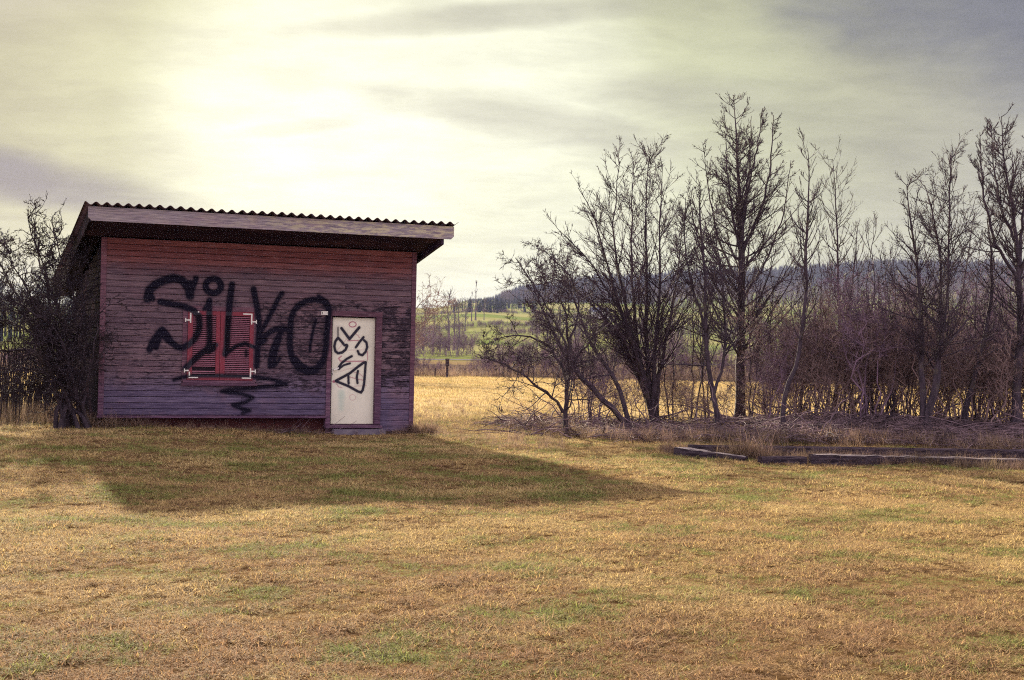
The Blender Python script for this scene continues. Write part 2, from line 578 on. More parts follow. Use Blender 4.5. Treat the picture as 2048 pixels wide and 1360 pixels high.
def at(px, py, dz=0.0):
    """ground point seen at a photograph pixel"""
    r = ray(px, py)
    z = 0.0
    for _ in range(6):
        q = (z + dz - CAMH) / r[2]
        X, Y = r[0] * q, r[1] * q
        z = float(gz(X, Y))
    return np.array([X, Y, z])


def plane_pt(px, py, Y):
    r = ray(px, py)
    return np.array([0, 0, CAMH]) + r * (Y / r[1])


ys = np.concatenate([np.arange(-60, 4, 4.0), np.arange(4, 46, .3), np.arange(46, 136, 2.0)])
xs = np.concatenate([np.linspace(-260, -22, 24), np.arange(-21.6, 22, .35), np.linspace(22.4, 260, 24)])
X, Y = np.meshgrid(xs, ys)
Z = gz(X, Y) - 0.02 + 0.006 * rng.normal(size=X.shape) * (np.abs(X) < 22) * (Y > 4) * (Y < 46)
nx, ny = len(xs), len(ys)
ii = (np.arange(ny - 1)[:, None] * nx + np.arange(nx - 1)[None, :]).ravel()
Q = np.stack([ii, ii + 1, ii + nx + 1, ii + nx], 1)
tag(link('ground', mesh('ground', np.stack([X, Y, Z], -1), Q, True), M_GROUND), kind='structure')

HD = np.array([100, 165, 250, 350, 500, 700, 1000, 1400, 1800, 2200, 2700, 3600, 6000.])
HP = np.array([-2500, -600, 300, 840, 960, 1060, 1200, 1500, 1800, 2100, 4500.])
HY = {  # photograph row (horizon straightened to 692) of the ground at each distance
    -2500: [0, 0, 690, 686, 680, 672, 664, 656, 650, 648, 648, 652, 664],
    -600: [0, 0, 690, 686, 680, 672, 664, 656, 650, 648, 648, 652, 664],
    300: [0, 0, 695, 688, 672, 652, 640, 634, 630, 628, 630, 636, 655],
    840: [0, 0, 702, 690, 664, 638, 624, 620, 622, 624, 626, 630, 655],
    960: [0, 0, 700, 686, 658, 630, 617, 611, 606, 602, 600, 610, 650],
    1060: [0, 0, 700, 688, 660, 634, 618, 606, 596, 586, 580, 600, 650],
    1200: [0, 0, 700, 690, 668, 648, 628, 608, 588, 566, 556, 590, 650],
    1500: [0, 0, 702, 692, 674, 656, 636, 606, 575, 545, 536, 580, 650],
    1800: [0, 0, 702, 692, 676, 660, 636, 600, 560, 523, 515, 570, 650],
    2100: [0, 0, 702, 692, 676, 660, 636, 600, 556, 518, 510, 565, 650],
    4500: [0, 0, 702, 692, 676, 660, 640, 610, 580, 560, 555, 590, 650]}
tab = np.array([HY[k] for k in HP], float)
hh = CAMH + (692 - tab) / FPX * HD[None, :]
hh[:, 0] = -0.15
hh[:, 1] = 0.0


def hill_h(x, y):
    x, y = np.asarray(x, float), np.asarray(y, float)
    px = 1024 + FPX * x / np.maximum(y, 1)
    i = np.clip(np.searchsorted(HP, px) - 1, 0, len(HP) - 2)
    u = np.clip((px - HP[i]) / (HP[i + 1] - HP[i]), 0, 1)
    u = u * u * (3 - 2 * u)
    j = np.clip(np.searchsorted(HD, y) - 1, 0, len(HD) - 2)
    v = np.clip((y - HD[j]) / (HD[j + 1] - HD[j]), 0, 1)
    return (hh[i, j] * (1 - u) + hh[i + 1, j] * u) * (1 - v) + (hh[i, j + 1] * (1 - u) + hh[i + 1, j + 1] * u) * v


yd = np.concatenate([np.linspace(100, 300, 26), np.geomspace(310, 6000, 70)])
ts = np.concatenate([np.linspace(-1.6, -.42, 20), np.linspace(-.4, .4, 130), np.linspace(.42, 1.6, 20)])
Tm, Ym = np.meshgrid(ts, yd)
Xm = Tm * (Ym + 30)
Zm = hill_h(Xm, Ym) + 0.0015 * Ym * np.sin(Xm * .02) * np.cos(Ym * .013) * (Ym > 300)
nx, ny = len(ts), len(yd)
ii = (np.arange(ny - 1)[:, None] * nx + np.arange(nx - 1)[None, :]).ravel()
Q = np.stack([ii, ii + 1, ii + nx + 1, ii + nx], 1)
tag(link('hills', mesh('hills', np.stack([Xm, Ym, Zm], -1), Q, True), M_HILL), kind='structure')
# pale track between the field and the green slope
trk = MB()
pts = [(t_, 176 + 6 * math.sin(t_ * 20)) for t_ in np.linspace(-.3, .3, 40)]
V = []
for t_, yy in pts:
    V += [(t_ * yy, yy - 2.5, 0.04 + float(hill_h(t_ * yy, yy - 2.5))), (t_ * yy, yy + 2.5, 0.04 + float(hill_h(t_ * yy, yy + 2.5)))]
trk.add(V, [(2 * i, 2 * i + 2, 2 * i + 3, 2 * i + 1) for i in range(len(pts) - 1)])
tag(trk.build('road', plain('road_surface', (0.13, 0.125, 0.14), (0.17, 0.16, 0.17), .5, 1.0, 0)), kind='structure')

# ------------------------------------------------------------------ the shed
SX, SY, STH = -7.2788, 25.1321, 0.4004
L, ZT, ZL, ZB = 5.878, 3.498, 0.354, 0.044
OV, FU0, FU1, FZ0, FZ1 = 1.067, -0.3534, 6.2314, 3.920, 3.692
RP = math.tan(0.1945)
DEP = 4.4
shed = empty('wooden_shed', (SX, SY, 0), STH)
tag(shed, 'weathered wooden shed with a corrugated lean-to roof, red shutters and black graffiti', 'shed')


def onwall(px, py, o=0.0):
    n = np.array([math.sin(STH), -math.cos(STH), 0])
    u = np.array([math.cos(STH), math.sin(STH), 0])
    O = np.array([SX, SY, 0]) + n * o
    r = ray(px, py)
    C = np.array([0, 0, CAMH])
    q = ((O - C) @ n) / (r @ n)
    Pw = C + r * q
    return np.array([(Pw - O) @ u, Pw[2]])


# spray strokes, each (half width in photo pixels, softness, points)
WALLS = [
    (8.5, 5, [(295, 597), (299, 580), (311, 569), (327, 561), (348, 556), (363, 560), (373, 568), (378, 580), (380, 592)]),
    (6, 4, [(381, 589), (387, 570), (392, 557)]), (7, 4, [(370, 570), (381, 566)]),
    (6.5, 4, [(301, 590), (304, 597)]),
    (6.5, 4, [(426.5 + 15.5 * math.cos(a), 572 + 14.5 * math.sin(a)) for a in np.linspace(0, 6.283, 17)]),
    (6.5, 4.5, [(321, 604), (343, 608), (368, 613), (387, 621), (397, 632), (399, 650), (396, 664), (389, 678), (376, 690),
                (363, 696), (353, 693), (342, 684), (333, 669), (324, 659), (316, 669), (305, 684), (299, 699)]),
    (6, 4, [(325, 664), (318, 676), (312, 694)]), (6, 4, [(326, 662), (328, 672), (338, 682)]),
    (6.2, 4, [(418.7, 601), (417.7, 615), (418.7, 657), (418.7, 689), (415, 697), (402, 707), (386, 721), (370, 737)]),
    (4, 4, [(417, 606), (408, 618)]), (5, 4, [(415, 693), (431, 690)]), (4.5, 4, [(416, 705), (428, 697)]),
    (6.5, 4, [(464, 569), (460, 598), (457, 628), (455, 657), (454, 670), (453, 694), (450, 708)]),
    (4.2, 4, [(455, 705), (472, 692), (490, 687), (504, 693), (516, 695)]), (3, 3, [(492, 701), (492, 712)]),
    (6.3, 4.5, [(507, 578), (510, 594), (514, 614), (517, 638), (518, 658), (517, 674), (515, 700), (513, 732)]),
    (5.2, 4, [(564, 587), (554, 602), (548, 615), (539, 633), (529, 651), (521, 664)]),
    (6.0, 5, [(517, 682), (527, 674), (540, 664), (552, 658), (574, 658)]), (6, 7, [(518, 690), (530, 680)]),
    (5.2, 4, [(564, 662), (556, 674), (545, 697), (540, 720), (540, 733)]), (4.5, 4, [(560, 676), (551, 706), (547, 733)]),
    (3.5, 4, [(560, 717), (551, 730)]),
    (4, 4, [(637, 592), (655, 604)]),
    (6.2, 4, [(654, 609), (646, 602), (627, 599), (612, 602), (597, 611), (587, 623), (582, 638), (580, 658), (580, 677),
              (579.5, 690), (581, 704), (587, 723), (599, 738), (616, 745), (631, 742), (643, 729), (649, 713), (652, 693),
              (653, 670), (656, 643), (658, 619), (655, 610)]),
    (6, 4, [(591, 718), (603, 731), (618, 739), (634, 736), (645, 720)]),
    (3.2, 3, [(632, 640), (627, 657), (622, 682), (620, 692), (620, 702)]),
    (4.0, 5, [(348, 760), (358, 756), (378, 752), (426, 751), (504, 753), (539, 758), (560, 763), (569, 768), (555, 772),
              (526, 774), (487, 778), (460, 779), (444, 783), (466, 785), (485, 788), (505, 795), (492, 804), (468, 811), (485, 818), (499, 821), (485, 826)]),
    (5, 5, [(555, 766), (572, 768)]), (4, 4, [(446, 783), (462, 786)]), (4, 3, [(466, 810), (476, 813)]),
]
DOORS = [
    (2.7, .8, [(683, 656.5), (699, 678), (718.5, 655)]),
    (2.5, .9, [(676, 675.5), (670.6, 683), (668.6, 693), (670.8, 702.5), (676, 706.5), (684, 705), (691, 699.5), (694.5, 691.5), (693.5, 690)]),
    (2.5, .9, [(676, 675.5), (683, 683), (689, 690.5), (693.5, 690)]), (1.2, 2.5, [(676, 674), (676, 655)]),
    (2.4, .8, [(727, 674.5), (719, 684), (711.8, 694.5)]),
    (2.4, .8, [(728, 680.5), (733, 685), (734.3, 694.5), (731, 704), (724.5, 710.5), (718, 708.2), (715.5, 702)]),
    (2.3, .8, [(703.5, 712.5), (694, 717.5), (683.5, 726), (677.5, 734.5), (678, 738)]),
    (2.0, .8, [(700, 726.7), (687.5, 730.3), (679.5, 736.5)]),
    (2.5, .8, [(671.8, 761.5), (699, 747), (716.5, 733), (727, 725.5), (731.5, 724.5), (730, 745), (728.2, 767), (725.5, 780),
               (722, 785), (715, 782.5), (697.3, 772.5), (672.5, 762.5)]),
    (2.3, .8, [(696.5, 750), (697.3, 767)]), (2.3, .8, [(715.9, 742), (713.4, 754), (715, 766)]),
]
el = lambda cx, cy, rx, ry: [(cx + rx * math.cos(a), cy + ry * math.sin(a)) for a in np.linspace(0, 6.283, 19)]
REDS = [
    (.9, .7, 1., el(705.3, 648.8, 7.2, 5.2)), (.8, .7, .35, el(705.3, 794.7, 6.2, 5.8)),
    (1.0, .7, .8, [(695.5, 681.4), (717, 681)]), (.9, .8, .6, [(711.5, 668), (716, 671), (719, 675.5)]),
    (.8, 1., .4, [(700, 670.5), (688, 684), (674.5, 701)]), (.7, 1., .3, [(696, 700.5), (728.5, 699.6)]),
    (.9, .7, .8, [(735, 703), (735, 720.5)]), (1.4, .8, .75, [(682.5, 712.5), (677, 717), (681, 722), (692, 723), (728, 722.3)]),
    (.8, .8, .6, [(708, 744.5), (718.5, 747), (725.5, 753)]), (.9, .7, .7, [(700, 754), (712, 757.5), (725.5, 760.3)]),
    (.9, .7, .6, [(672.6, 767), (677, 773.5), (684, 775.5)]), (2.6, 1., .9, [(667, 763), (669, 763)]),
    (.7, .8, .45, [(708, 772.6), (732.5, 771)]), (.7, 1., .35, [(681, 743), (695, 738), (712, 735)]),
]
STAINS = [(6, 9, .5, [(683, 786), (683, 795)]), (5, 9, .4, [(682, 800), (682, 816)])]
PXM = 1 / 108.0


def coverage(u, z, strokes, o=0.0, default=1.0):
    cov = np.zeros(len(u))
    for s in strokes:
        hw, soft, al, pts = s if len(s) == 4 else (*s[:2], default, s[2])
        Pm = np.array([onwall(*q, o) for q in pts])
        lo, hi = Pm.min(0) - .2, Pm.max(0) + .2
        k = np.where((u > lo[0]) & (u < hi[0]) & (z > lo[1]) & (z < hi[1]))[0]
        if not len(k):
            continue
        d = np.full(len(k), 9.)
        pu, pz = u[k], z[k]
        for a, b in zip(Pm[:-1], Pm[1:]):
            ab = b - a
            tt = np.clip(((pu - a[0]) * ab[0] + (pz - a[1]) * ab[1]) / (ab @ ab + 1e-12), 0, 1)
            d = np.minimum(d, np.hypot(pu - a[0] - tt * ab[0], pz - a[1] - tt * ab[1]))
        h, sf = hw * PXM, soft * PXM
        c = (1 - smstep(d, h - sf * .55, h + sf * .75)) * al
        cov[k] = np.maximum(cov[k], c)
    return cov


def put_attr(me, name, vals):
    a = me.attributes.new(name, 'FLOAT', 'POINT')
    a.data.foreach_set('value', np.asarray(vals, np.float32))


def spray(me):
    co = np.empty(len(me.vertices) * 3, np.float32)
    me.vertices.foreach_get('co', co)
    co = co.reshape(-1, 3)
    u_, z_ = co[:, 0].astype(float), co[:, 2].astype(float)
    cv = coverage(u_, z_, WALLS)
    cv = cv * (.97 + .03 * np.sin(u_ * 7.3 + 2.1 * np.sin(z_ * 5.1)) * np.sin(z_ * 6.2 + u_ * 3.3))
    halo = coverage(u_, z_, [(s_[0] * 1.15, s_[1] * 3.2, .27, s_[2]) for s_ in WALLS])
    put_attr(me, 'spray', np.maximum(cv, halo))
    return me


GBOX = (0.75, 4.35, 0.36, 2.95)


def board(name, x0, x1, z0, z1, yf, yb, mat, parent, step=None, ch=.009, zdiv=4, painted=True, bow=0.0015):
    """horizontal board: chamfered section lofted along x, front at yf"""
    zs = np.linspace(z0 + ch, z1 - ch, zdiv)
    sec = [(yb, z0), (yf + ch, z0)] + [(yf, q) for q in zs] + [(yf + ch, z1), (yb, z1)]
    n = len(sec)
    m = 2 if step is None else max(2, int((x1 - x0) / step) + 1)
    X = np.linspace(x0, x1, m)
    ph = rng.uniform(0, 6.28)
    dyv = bow * np.sin(X * 1.1 + ph)
    V = [(x, y + (d if y < yb else 0), z) for x, d in zip(X, dyv) for y, z in sec]
    Fq = [(i * n + j, i * n + (j + 1) % n, (i + 1) * n + (j + 1) % n, (i + 1) * n + j) for i in range(m - 1) for j in range(n)]
    Fq = [q[::-1] for q in Fq]
    Fq += [tuple(range(n)), tuple(range(m * n - 1, (m - 1) * n - 1, -1))]
    me = mesh(name, V, Fq)
    if painted:
        spray(me)
    return link(name, me, mat, parent)


# window and door openings in wall coordinates
WIN = (onwall(364.5, 690)[0], onwall(513.0, 690)[0], onwall(440, 770)[1], onwall(440, 613)[1])
DO = (onwall(652.5, 740)[0], onwall(762.0, 740)[0], onwall(706, 850)[1], onwall(710, 622.5)[1])
pitch = (ZT - ZL) / 29
for k in range(29):
    z0, z1 = ZL + k * pitch, ZL + (k + 1) * pitch
    zc = (z0 + z1) / 2
    segs = [(0.10, L - .095)]
    for a, b, c, d in (WIN, DO):
        if c - .03 < zc < d + .02:
            segs = [q for s in segs for q in ((s[0], min(s[1], a)), (max(s[0], b), s[1])) if q[1] - q[0] > .05]
    parts = []
    for s in segs:                                     # a few butt joints
        if s[1] - s[0] > 2.0 and rng.random() < .7:
            j = rng.uniform(s[0] + .8, s[1] - .8)
            parts += [(s[0], j - .003), (j + .003, s[1])]
        else:
            parts.append(s)
    for s in parts:
        near = s[1] > GBOX[0] and s[0] < GBOX[1] and GBOX[2] < zc < GBOX[3]
        board('plank', s[0], s[1], z0 + .003, z1 - .003, rng.normal(0, .002), .022, M_PLANK, shed, .02 if near else .5)
for k in range(3):                                     # the rows that run lower, right of the door
    h = (ZL - ZB) / 3
    board('plank', DO[1] + (.0 if k else -.08), L - .095, ZB + k * h + .001, ZB + (k + 1) * h - .001, rng.normal(0, .002), .022, M_PLANK, shed, .5)

# corner boards, wall core, drip ledge, plinth
MB().cbox(0, .098, -.012, .022, ZL - .02, ZT, .004).build('corner_board', M_TRIM, shed)
MB().cbox(L - .093, L, -.012, .022, ZB - .03, ZT, .004).build('corner_board', M_TRIM, shed)
MB().box(.03, L - .06, .118, .14, .30, 3.40).build('wall_core', M_DARK, shed)
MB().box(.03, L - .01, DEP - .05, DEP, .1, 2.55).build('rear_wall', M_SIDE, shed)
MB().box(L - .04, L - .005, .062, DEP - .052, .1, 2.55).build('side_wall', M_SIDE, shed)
MB().prism([(0, 0)], 0, 0) if False else None
led = MB()
led.add([(x, y, z) for x in (-.02, DO[0] + .03) for y, z in ((-.012, ZL - .006), (-.06, ZL - .030), (-.06, ZL - .050), (.03, ZL - .050), (.03, ZL - .006))],
        [(0, 1, 2, 3, 4), (9, 8, 7, 6, 5)] + [(i, i + 5, (i + 1) % 5 + 5, (i + 1) % 5) for i in range(5)])
led.build('drip_ledge', M_TRIM, shed)
for x0 in np.arange(.06, L - .1, 1.05):            # recessed red-brown boards under the ledge
    MB().cbox(x0, min(x0 + 1.045, L - .05), .16, .19, -.12, ZL - .052, .004).build('plinth_board', M_PLINTH, shed)
MB().box(.02, .07, .02, .19, -.1, ZL - .052).build('plinth_post', M_DARK, shed)

# left side wall of horizontal boards, seen edge-on behind the bush
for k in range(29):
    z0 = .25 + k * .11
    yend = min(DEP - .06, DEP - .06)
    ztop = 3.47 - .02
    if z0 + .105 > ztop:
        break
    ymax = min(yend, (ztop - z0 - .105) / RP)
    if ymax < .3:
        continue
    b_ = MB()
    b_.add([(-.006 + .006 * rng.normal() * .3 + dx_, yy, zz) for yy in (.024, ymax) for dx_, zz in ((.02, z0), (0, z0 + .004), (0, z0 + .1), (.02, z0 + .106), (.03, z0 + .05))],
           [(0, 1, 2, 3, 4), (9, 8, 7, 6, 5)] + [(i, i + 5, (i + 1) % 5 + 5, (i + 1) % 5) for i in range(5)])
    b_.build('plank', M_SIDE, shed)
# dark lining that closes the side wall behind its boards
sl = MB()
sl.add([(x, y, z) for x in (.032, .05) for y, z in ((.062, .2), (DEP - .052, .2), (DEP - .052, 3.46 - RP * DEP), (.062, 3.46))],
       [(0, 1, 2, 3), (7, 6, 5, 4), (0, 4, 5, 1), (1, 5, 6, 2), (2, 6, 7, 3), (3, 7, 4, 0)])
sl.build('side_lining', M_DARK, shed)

# roof: corrugated sheet, fascia, rafters, soffit boards
RB = DEP + .55
nw = 38
pw = (FU1 - FU0 + .13) / nw
nxs = nw * 10
U = np.linspace(FU0 - .07, FU1 + .06, nxs + 1)
wv = .026 * np.cos(2 * np.pi * (U - U[0]) / pw - .4)
shi = np.floor((U - U[0]) / (pw * 5.001)).astype(int)
sho = rng.uniform(-.018, .018, 9)[np.clip(shi, 0, 8)]
wv = wv + .005 * (shi % 2) + .004 * np.sin(U * 2.3)
Yr = np.concatenate([[-OV - .07], np.linspace(-OV + .2, RB, 6)])
V = []
for th in (0, -.008):
    for yy in Yr:
        zz = FZ0 + .050 - RP * (yy + OV)
        V += [(u, yy + (q_ if yy < -OV else 0), zz + a + th) for u, a, q_ in zip(U, wv, sho)]
n1 = nxs + 1
nr = len(Yr)
Fq = []
for s in (0, 1):
    o_ = s * nr * n1
    for r_ in range(nr - 1):
        for i in range(nxs):
            q = (o_ + r_ * n1 + i, o_ + r_ * n1 + i + 1, o_ + (r_ + 1) * n1 + i + 1, o_ + (r_ + 1) * n1 + i)
            Fq.append(q if s == 0 else q[::-1])
o_ = nr * n1
for i in range(nxs):
    Fq.append((i + 1, i, o_ + i, o_ + i + 1))
    e = (nr - 1) * n1
    Fq.append((e + i, e + i + 1, o_ + e + i + 1, o_ + e + i))
for r_ in range(nr - 1):
    for i, fl in ((0, 0), (nxs, 1)):
        q = (r_ * n1 + i, (r_ + 1) * n1 + i, o_ + (r_ + 1) * n1 + i, o_ + r_ * n1 + i)
        Fq.append(q if not fl else q[::-1])
link('roof', mesh('roof', V, Fq, False), M_ROOF, shed)
c_ = .055
MB().prism([(FU0, FZ1 + c_), (FU0 + c_, FZ1), (FU1 - c_, FZ1), (FU1, FZ1 + c_), (FU1, FZ0 + .012), (FU0, FZ0 + .012)], -OV, -OV + .032).build('fascia_board', M_FASCIA, shed)


def sloped(name, u0, u1, y0, y1, top, h, mat):
    """member along the slope; top = height of its top at the wall plane"""
    b = MB()
    V = []
    for u in (u0, u1):
        for y in (y0, y1):
            zt = top - RP * y
            V += [(u, y, zt - h), (u, y, zt)]
    b.add(V, [(0, 1, 3, 2), (4, 6, 7, 5), (0, 4, 5, 1), (2, 3, 7, 6), (1, 5, 7, 3), (0, 2, 6, 4)])
    return b.build(name, mat, shed)


sof = ZT + .012
for i, u0 in enumerate((FU0 + .02, FU1 - .235)):
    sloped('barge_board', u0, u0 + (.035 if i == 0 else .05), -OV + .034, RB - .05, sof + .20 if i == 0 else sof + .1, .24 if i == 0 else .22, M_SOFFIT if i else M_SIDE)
sy = np.linspace(-OV + .034, -.014, 8)
for a, b in zip(sy[:-1], sy[1:]):
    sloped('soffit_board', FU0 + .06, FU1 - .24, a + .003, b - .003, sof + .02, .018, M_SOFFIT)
sloped('roof_lining', FU0 + .058, FU1 - .02, -OV + .036, RB - .06, sof + .16, .03, M_DARK)
# side soffits under the left and right overhang
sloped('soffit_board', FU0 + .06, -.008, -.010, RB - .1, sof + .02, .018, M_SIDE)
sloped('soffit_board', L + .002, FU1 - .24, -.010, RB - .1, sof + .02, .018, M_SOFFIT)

# ---- window: casing, two louvred shutters, hinges, sill
window = empty('window', (0, 0, 0))
window.parent = shed
wx0, wx1, wz0, wz1 = WIN
sx0, sx1, szt, szb = onwall(374.6, 690)[0], onwall(506.0, 690)[0], onwall(440, 623)[1], onwall(440, 760.5)[1]
smid = onwall(439.4, 690)[0]


def pbox(name, x0, x1, z0, z1, y0, y1, mat, parent, step=.02, ch=.003, zdiv=None):
    """front-painted board with enough points for the spray"""
    if zdiv is None:
        zdiv = max(2, int((z1 - z0) / step) + 1)
    return board(name, x0, x1, z0, z1, y0, y1, mat, parent, step, ch, zdiv, True, 0)


pbox('casing', wx0, sx0 - .003, wz0 + .06, wz1, -.016, .03, M_TRIM, window)
pbox('casing', sx1 + .003, wx1, wz0 + .06, wz1, -.016, .03, M_TRIM, window)
pbox('casing', sx0 - .001, sx1 + .001, szt + .004, wz1, -.016, .03, M_TRIM, window)
pbox('sill', wx0 - .01, wx1 + .02, wz0 - .015, wz0 + .035, -.055, .03, M_TRIM, window)
pbox('sill', wx0 + .02, wx1 - .02, wz0 + .036, szb - .004, -.022, .03, M_TRIM, window)
for s, (a, b) in enumerate(((sx0, smid - .004), (smid + .004, sx1))):
    sh = empty('shutter', (0, 0, 0))
    sh.parent = shed
    st = .088
    top, bot = szt, szb
    pbox('stile', a, a + st, bot, top, -.030, .004, M_SHUT, sh)
    pbox('stile', b - st * .8, b, bot, top, -.030, .004, M_SHUT, sh)
    pbox('rail', a + st + .001, b - st * .8 - .001, top - .075, top, -.028, .004, M_SHUT, sh)
    pbox('rail', a + st + .001, b - st * .8 - .001, bot, bot + .095, -.028, .004, M_SHUT, sh)
    MB().box(a + st * .9, b - st * .72, .0045, .006, bot + .05, top - .05).build('back_panel', M_DARK, sh)
    z0, z1 = bot + .1, top - .08
    ns = 31
    for k in range(ns):
        zc = z0 + (k + .5) * (z1 - z0) / ns
        if s == 0 and k in (2, 3):
            continue                                   # broken-out slats near the bottom
        tl = rng.normal(0, .05)
        x_ = np.linspace(a + st + .0015, b - st * .8 - .0015, 18)
        sec = [(-.024, zc - .0105), (-.0265, zc - .008), (-.003, zc + .009), (-.0005, zc + .0065)]
        if s == 0 and k < 2:
            sec = [(-.012 + .4 * (y + .012), z + .006) for y, z in sec]
        V = [(x, y, z + .002 * tl * (x - a)) for x in x_ for y, z in sec]
        Fq = [(i * 4 + j, (i + 1) * 4 + j, (i + 1) * 4 + (j + 1) % 4, i * 4 + (j + 1) % 4) for i in range(17) for j in range(4)]
        Fq += [(3, 2, 1, 0), (68, 69, 70, 71)]
        link('slat', spray(mesh('slat', V, Fq)), M_SLAT, sh)
    # white strap hinges
    out_ = a if s == 0 else b
    sg = 1 if s == 0 else -1

    def hx(d0, d1):
        return (min(out_ + sg * d0, out_ + sg * d1), max(out_ + sg * d0, out_ + sg * d1))
    for zc, up in ((top - .17, 1), (bot + .17, -1)):
        h = MB()
        x0, x1 = hx(.03, .055)
        zs_ = (zc - .05, zc + .13) if up > 0 else (zc - .10, zc + .06)
        if s == 0 and up < 0:
            zs_ = (zc - .09, zc - .02)
        h.box(x0, x1, -.036, -.0305, *zs_)
        x0, x1 = hx(-.035, .029)
        h.box(x0, x1, -.037, -.0312, zc - .012, zc + .012)
        x0, x1 = hx(-.055, -.036)
        h.box(x0, x1, -.034, -.020, zc - .035, zc + .035)
        hg = h.build('hinge', M_WHITE, sh)
        h2 = MB()
        x0, x1 = hx(.03, .20)
        if up > 0 and s == 1:
            h2.box(x0, x1, -.0362, -.0302, top - .045, top - .022)
        elif up > 0:
            h2.box(out_ + .17, out_ + .195, -.0362, -.0302, top - .03, top - .008)
        else:
            h2.box(x0, x1, -.0362, -.0302, bot + .035, bot + .055)
        h2.build('hinge_strap', M_WHITE, sh)

# ---- door: recessed painted leaf, casing, sill, handle
door = empty('door', (0, 0, 0))
door.parent = shed
REC = .075
dx0, dz1 = onwall(663.6, 740, -REC)[0], onwall(708, 635.6, -REC)[1]
dx1, dz0 = onwall(748.3, 740, -REC)[0], onwall(703, 847.8, -REC)[1]
nxp, nzp = int((dx1 - dx0) / .009), int((dz1 - dz0) / .009)
xp, zp = np.linspace(dx0, dx1, nxp), np.linspace(dz0, dz1, nzp)
Xp, Zp = np.meshgrid(xp, zp)
Vp = np.stack([Xp, np.full_like(Xp, REC), Zp], -1).reshape(-1, 3)
ii = (np.arange(nzp - 1)[:, None] * nxp + np.arange(nxp - 1)[None, :]).ravel()
Qp = np.stack([ii, ii + 1, ii + nxp + 1, ii + nxp], 1)
ring = np.concatenate([np.arange(nxp), np.arange(1, nzp) * nxp + nxp - 1, (nzp - 1) * nxp + np.arange(nxp - 2, -1, -1), np.arange(nzp - 2, 0, -1) * nxp])
Vb = Vp[ring] + np.array([0, .035, 0])
nb = len(Vp)
k_ = np.arange(len(ring))
Qs = np.stack([ring[k_], nb + k_, nb + (k_ + 1) % len(ring), ring[(k_ + 1) % len(ring)]], 1)
me = mesh('door_leaf', np.concatenate([Vp, Vb]), np.concatenate([Qp, Qs]))
uu, zz = np.concatenate([Vp, Vb])[:, 0], np.concatenate([Vp, Vb])[:, 2]
put_attr(me, 'spray', np.maximum(coverage(uu, zz, [(s[0] * 1.13, s[1], s[2]) for s in DOORS], -REC), coverage(uu, zz, [(3.0, 7.0, .28, s[2]) for s in DOORS], -REC)))
put_attr(me, 'red', coverage(uu, zz, REDS, -REC))
put_attr(me, 'stain', coverage(uu, zz, STAINS, -REC))
link('door_leaf', me, M_DOOR, door)
cz = onwall(705, 849)[1]
xl0, xl1 = DO[0], onwall(661.5, 740)[0]
xr0, xr1 = onwall(750.5, 740)[0], DO[1]
pbox('door_casing', xl0, xl1, cz, dz1 + .02, -.02, REC + .03, M_TRIM, door)
pbox('door_casing', xr0, xr1, cz, dz1 + .02, -.02, REC + .03, M_TRIM, door)
pbox('door_casing', xl0, xr1, dz1 + .021, DO[3], -.02, REC + .03, M_TRIM, door)
sl_ = MB()
sl_.add([(x, y, z) for x in (xl0 - .01, xr1 + .02) for y, z in ((-.10, cz - .06), (-.10, cz - .028), (.075, cz - .004), (.075, cz - .06))],
        [(0, 1, 2, 3), (7, 6, 5, 4)] + [(i, i + 4, (i + 1) % 4 + 4, (i + 1) % 4) for i in range(4)])
sl_.build('door_sill', M_TRIM, door)
MB().cbox(xl0 + .02, xr1 - .10, .02, .06, -.02, cz - .062, .004).build('door_riser', M_TRIM, door)
hd = MB()
ha, hb = onwall(676, 735.6, -REC), onwall(666.5, 739.6, -REC)
dv = hb - ha
nv = np.array([-dv[1], dv[0]]) / np.linalg.norm(dv) * .011
hd.prism([tuple(ha - nv), tuple(hb - nv), tuple(hb + nv), tuple(ha + nv)], REC - .055, REC - .037)
hd.box(hb[0] - .002, hb[0] + .014, REC - .037, REC, hb[1] - .012, hb[1] + .012)
hd.build('door_handle', M_STEEL, door)
lk = onwall(664.9, 748, -REC)
MB().box(lk[0] - .012, lk[0] + .012, REC - .012, REC, lk[1] - .03, lk[1] + .10).build('lock_plate', M_WHITE, door)
MB().box(lk[0] - .006, lk[0] + .006, REC - .015, REC - .0125, lk[1] - .012, lk[1] + .012).build('keyhole', M_BLACK, door)

# ---- number plate beside the door
npl = empty('number_plate', (0, 0, 0))
npl.parent = shed
a, b = onwall(641.8, 629.8), onwall(655.3, 622.6)
MB().cbox(a[0], b[0], -.028, -.021, a[1], b[1], .002).build('plate', M_WHITE, npl)
hgt = b[1] - a[1]
for fx, flag in ((.20, 1), (.86, 0)):
    g = MB()
    xx = a[0] + fx * (b[0] - a[0])
    g.box(xx - .005, xx + .005, -.0292, -.0282, a[1] + .2 * hgt, a[1] + .82 * hgt)
    if flag:
        g.prism([(xx - .006, a[1] + .62 * hgt), (xx - .0055, a[1] + .80 * hgt), (xx - .016, a[1] + .60 * hgt)], -.0292, -.0282)
    g.build('numeral', M_BLACK, npl)

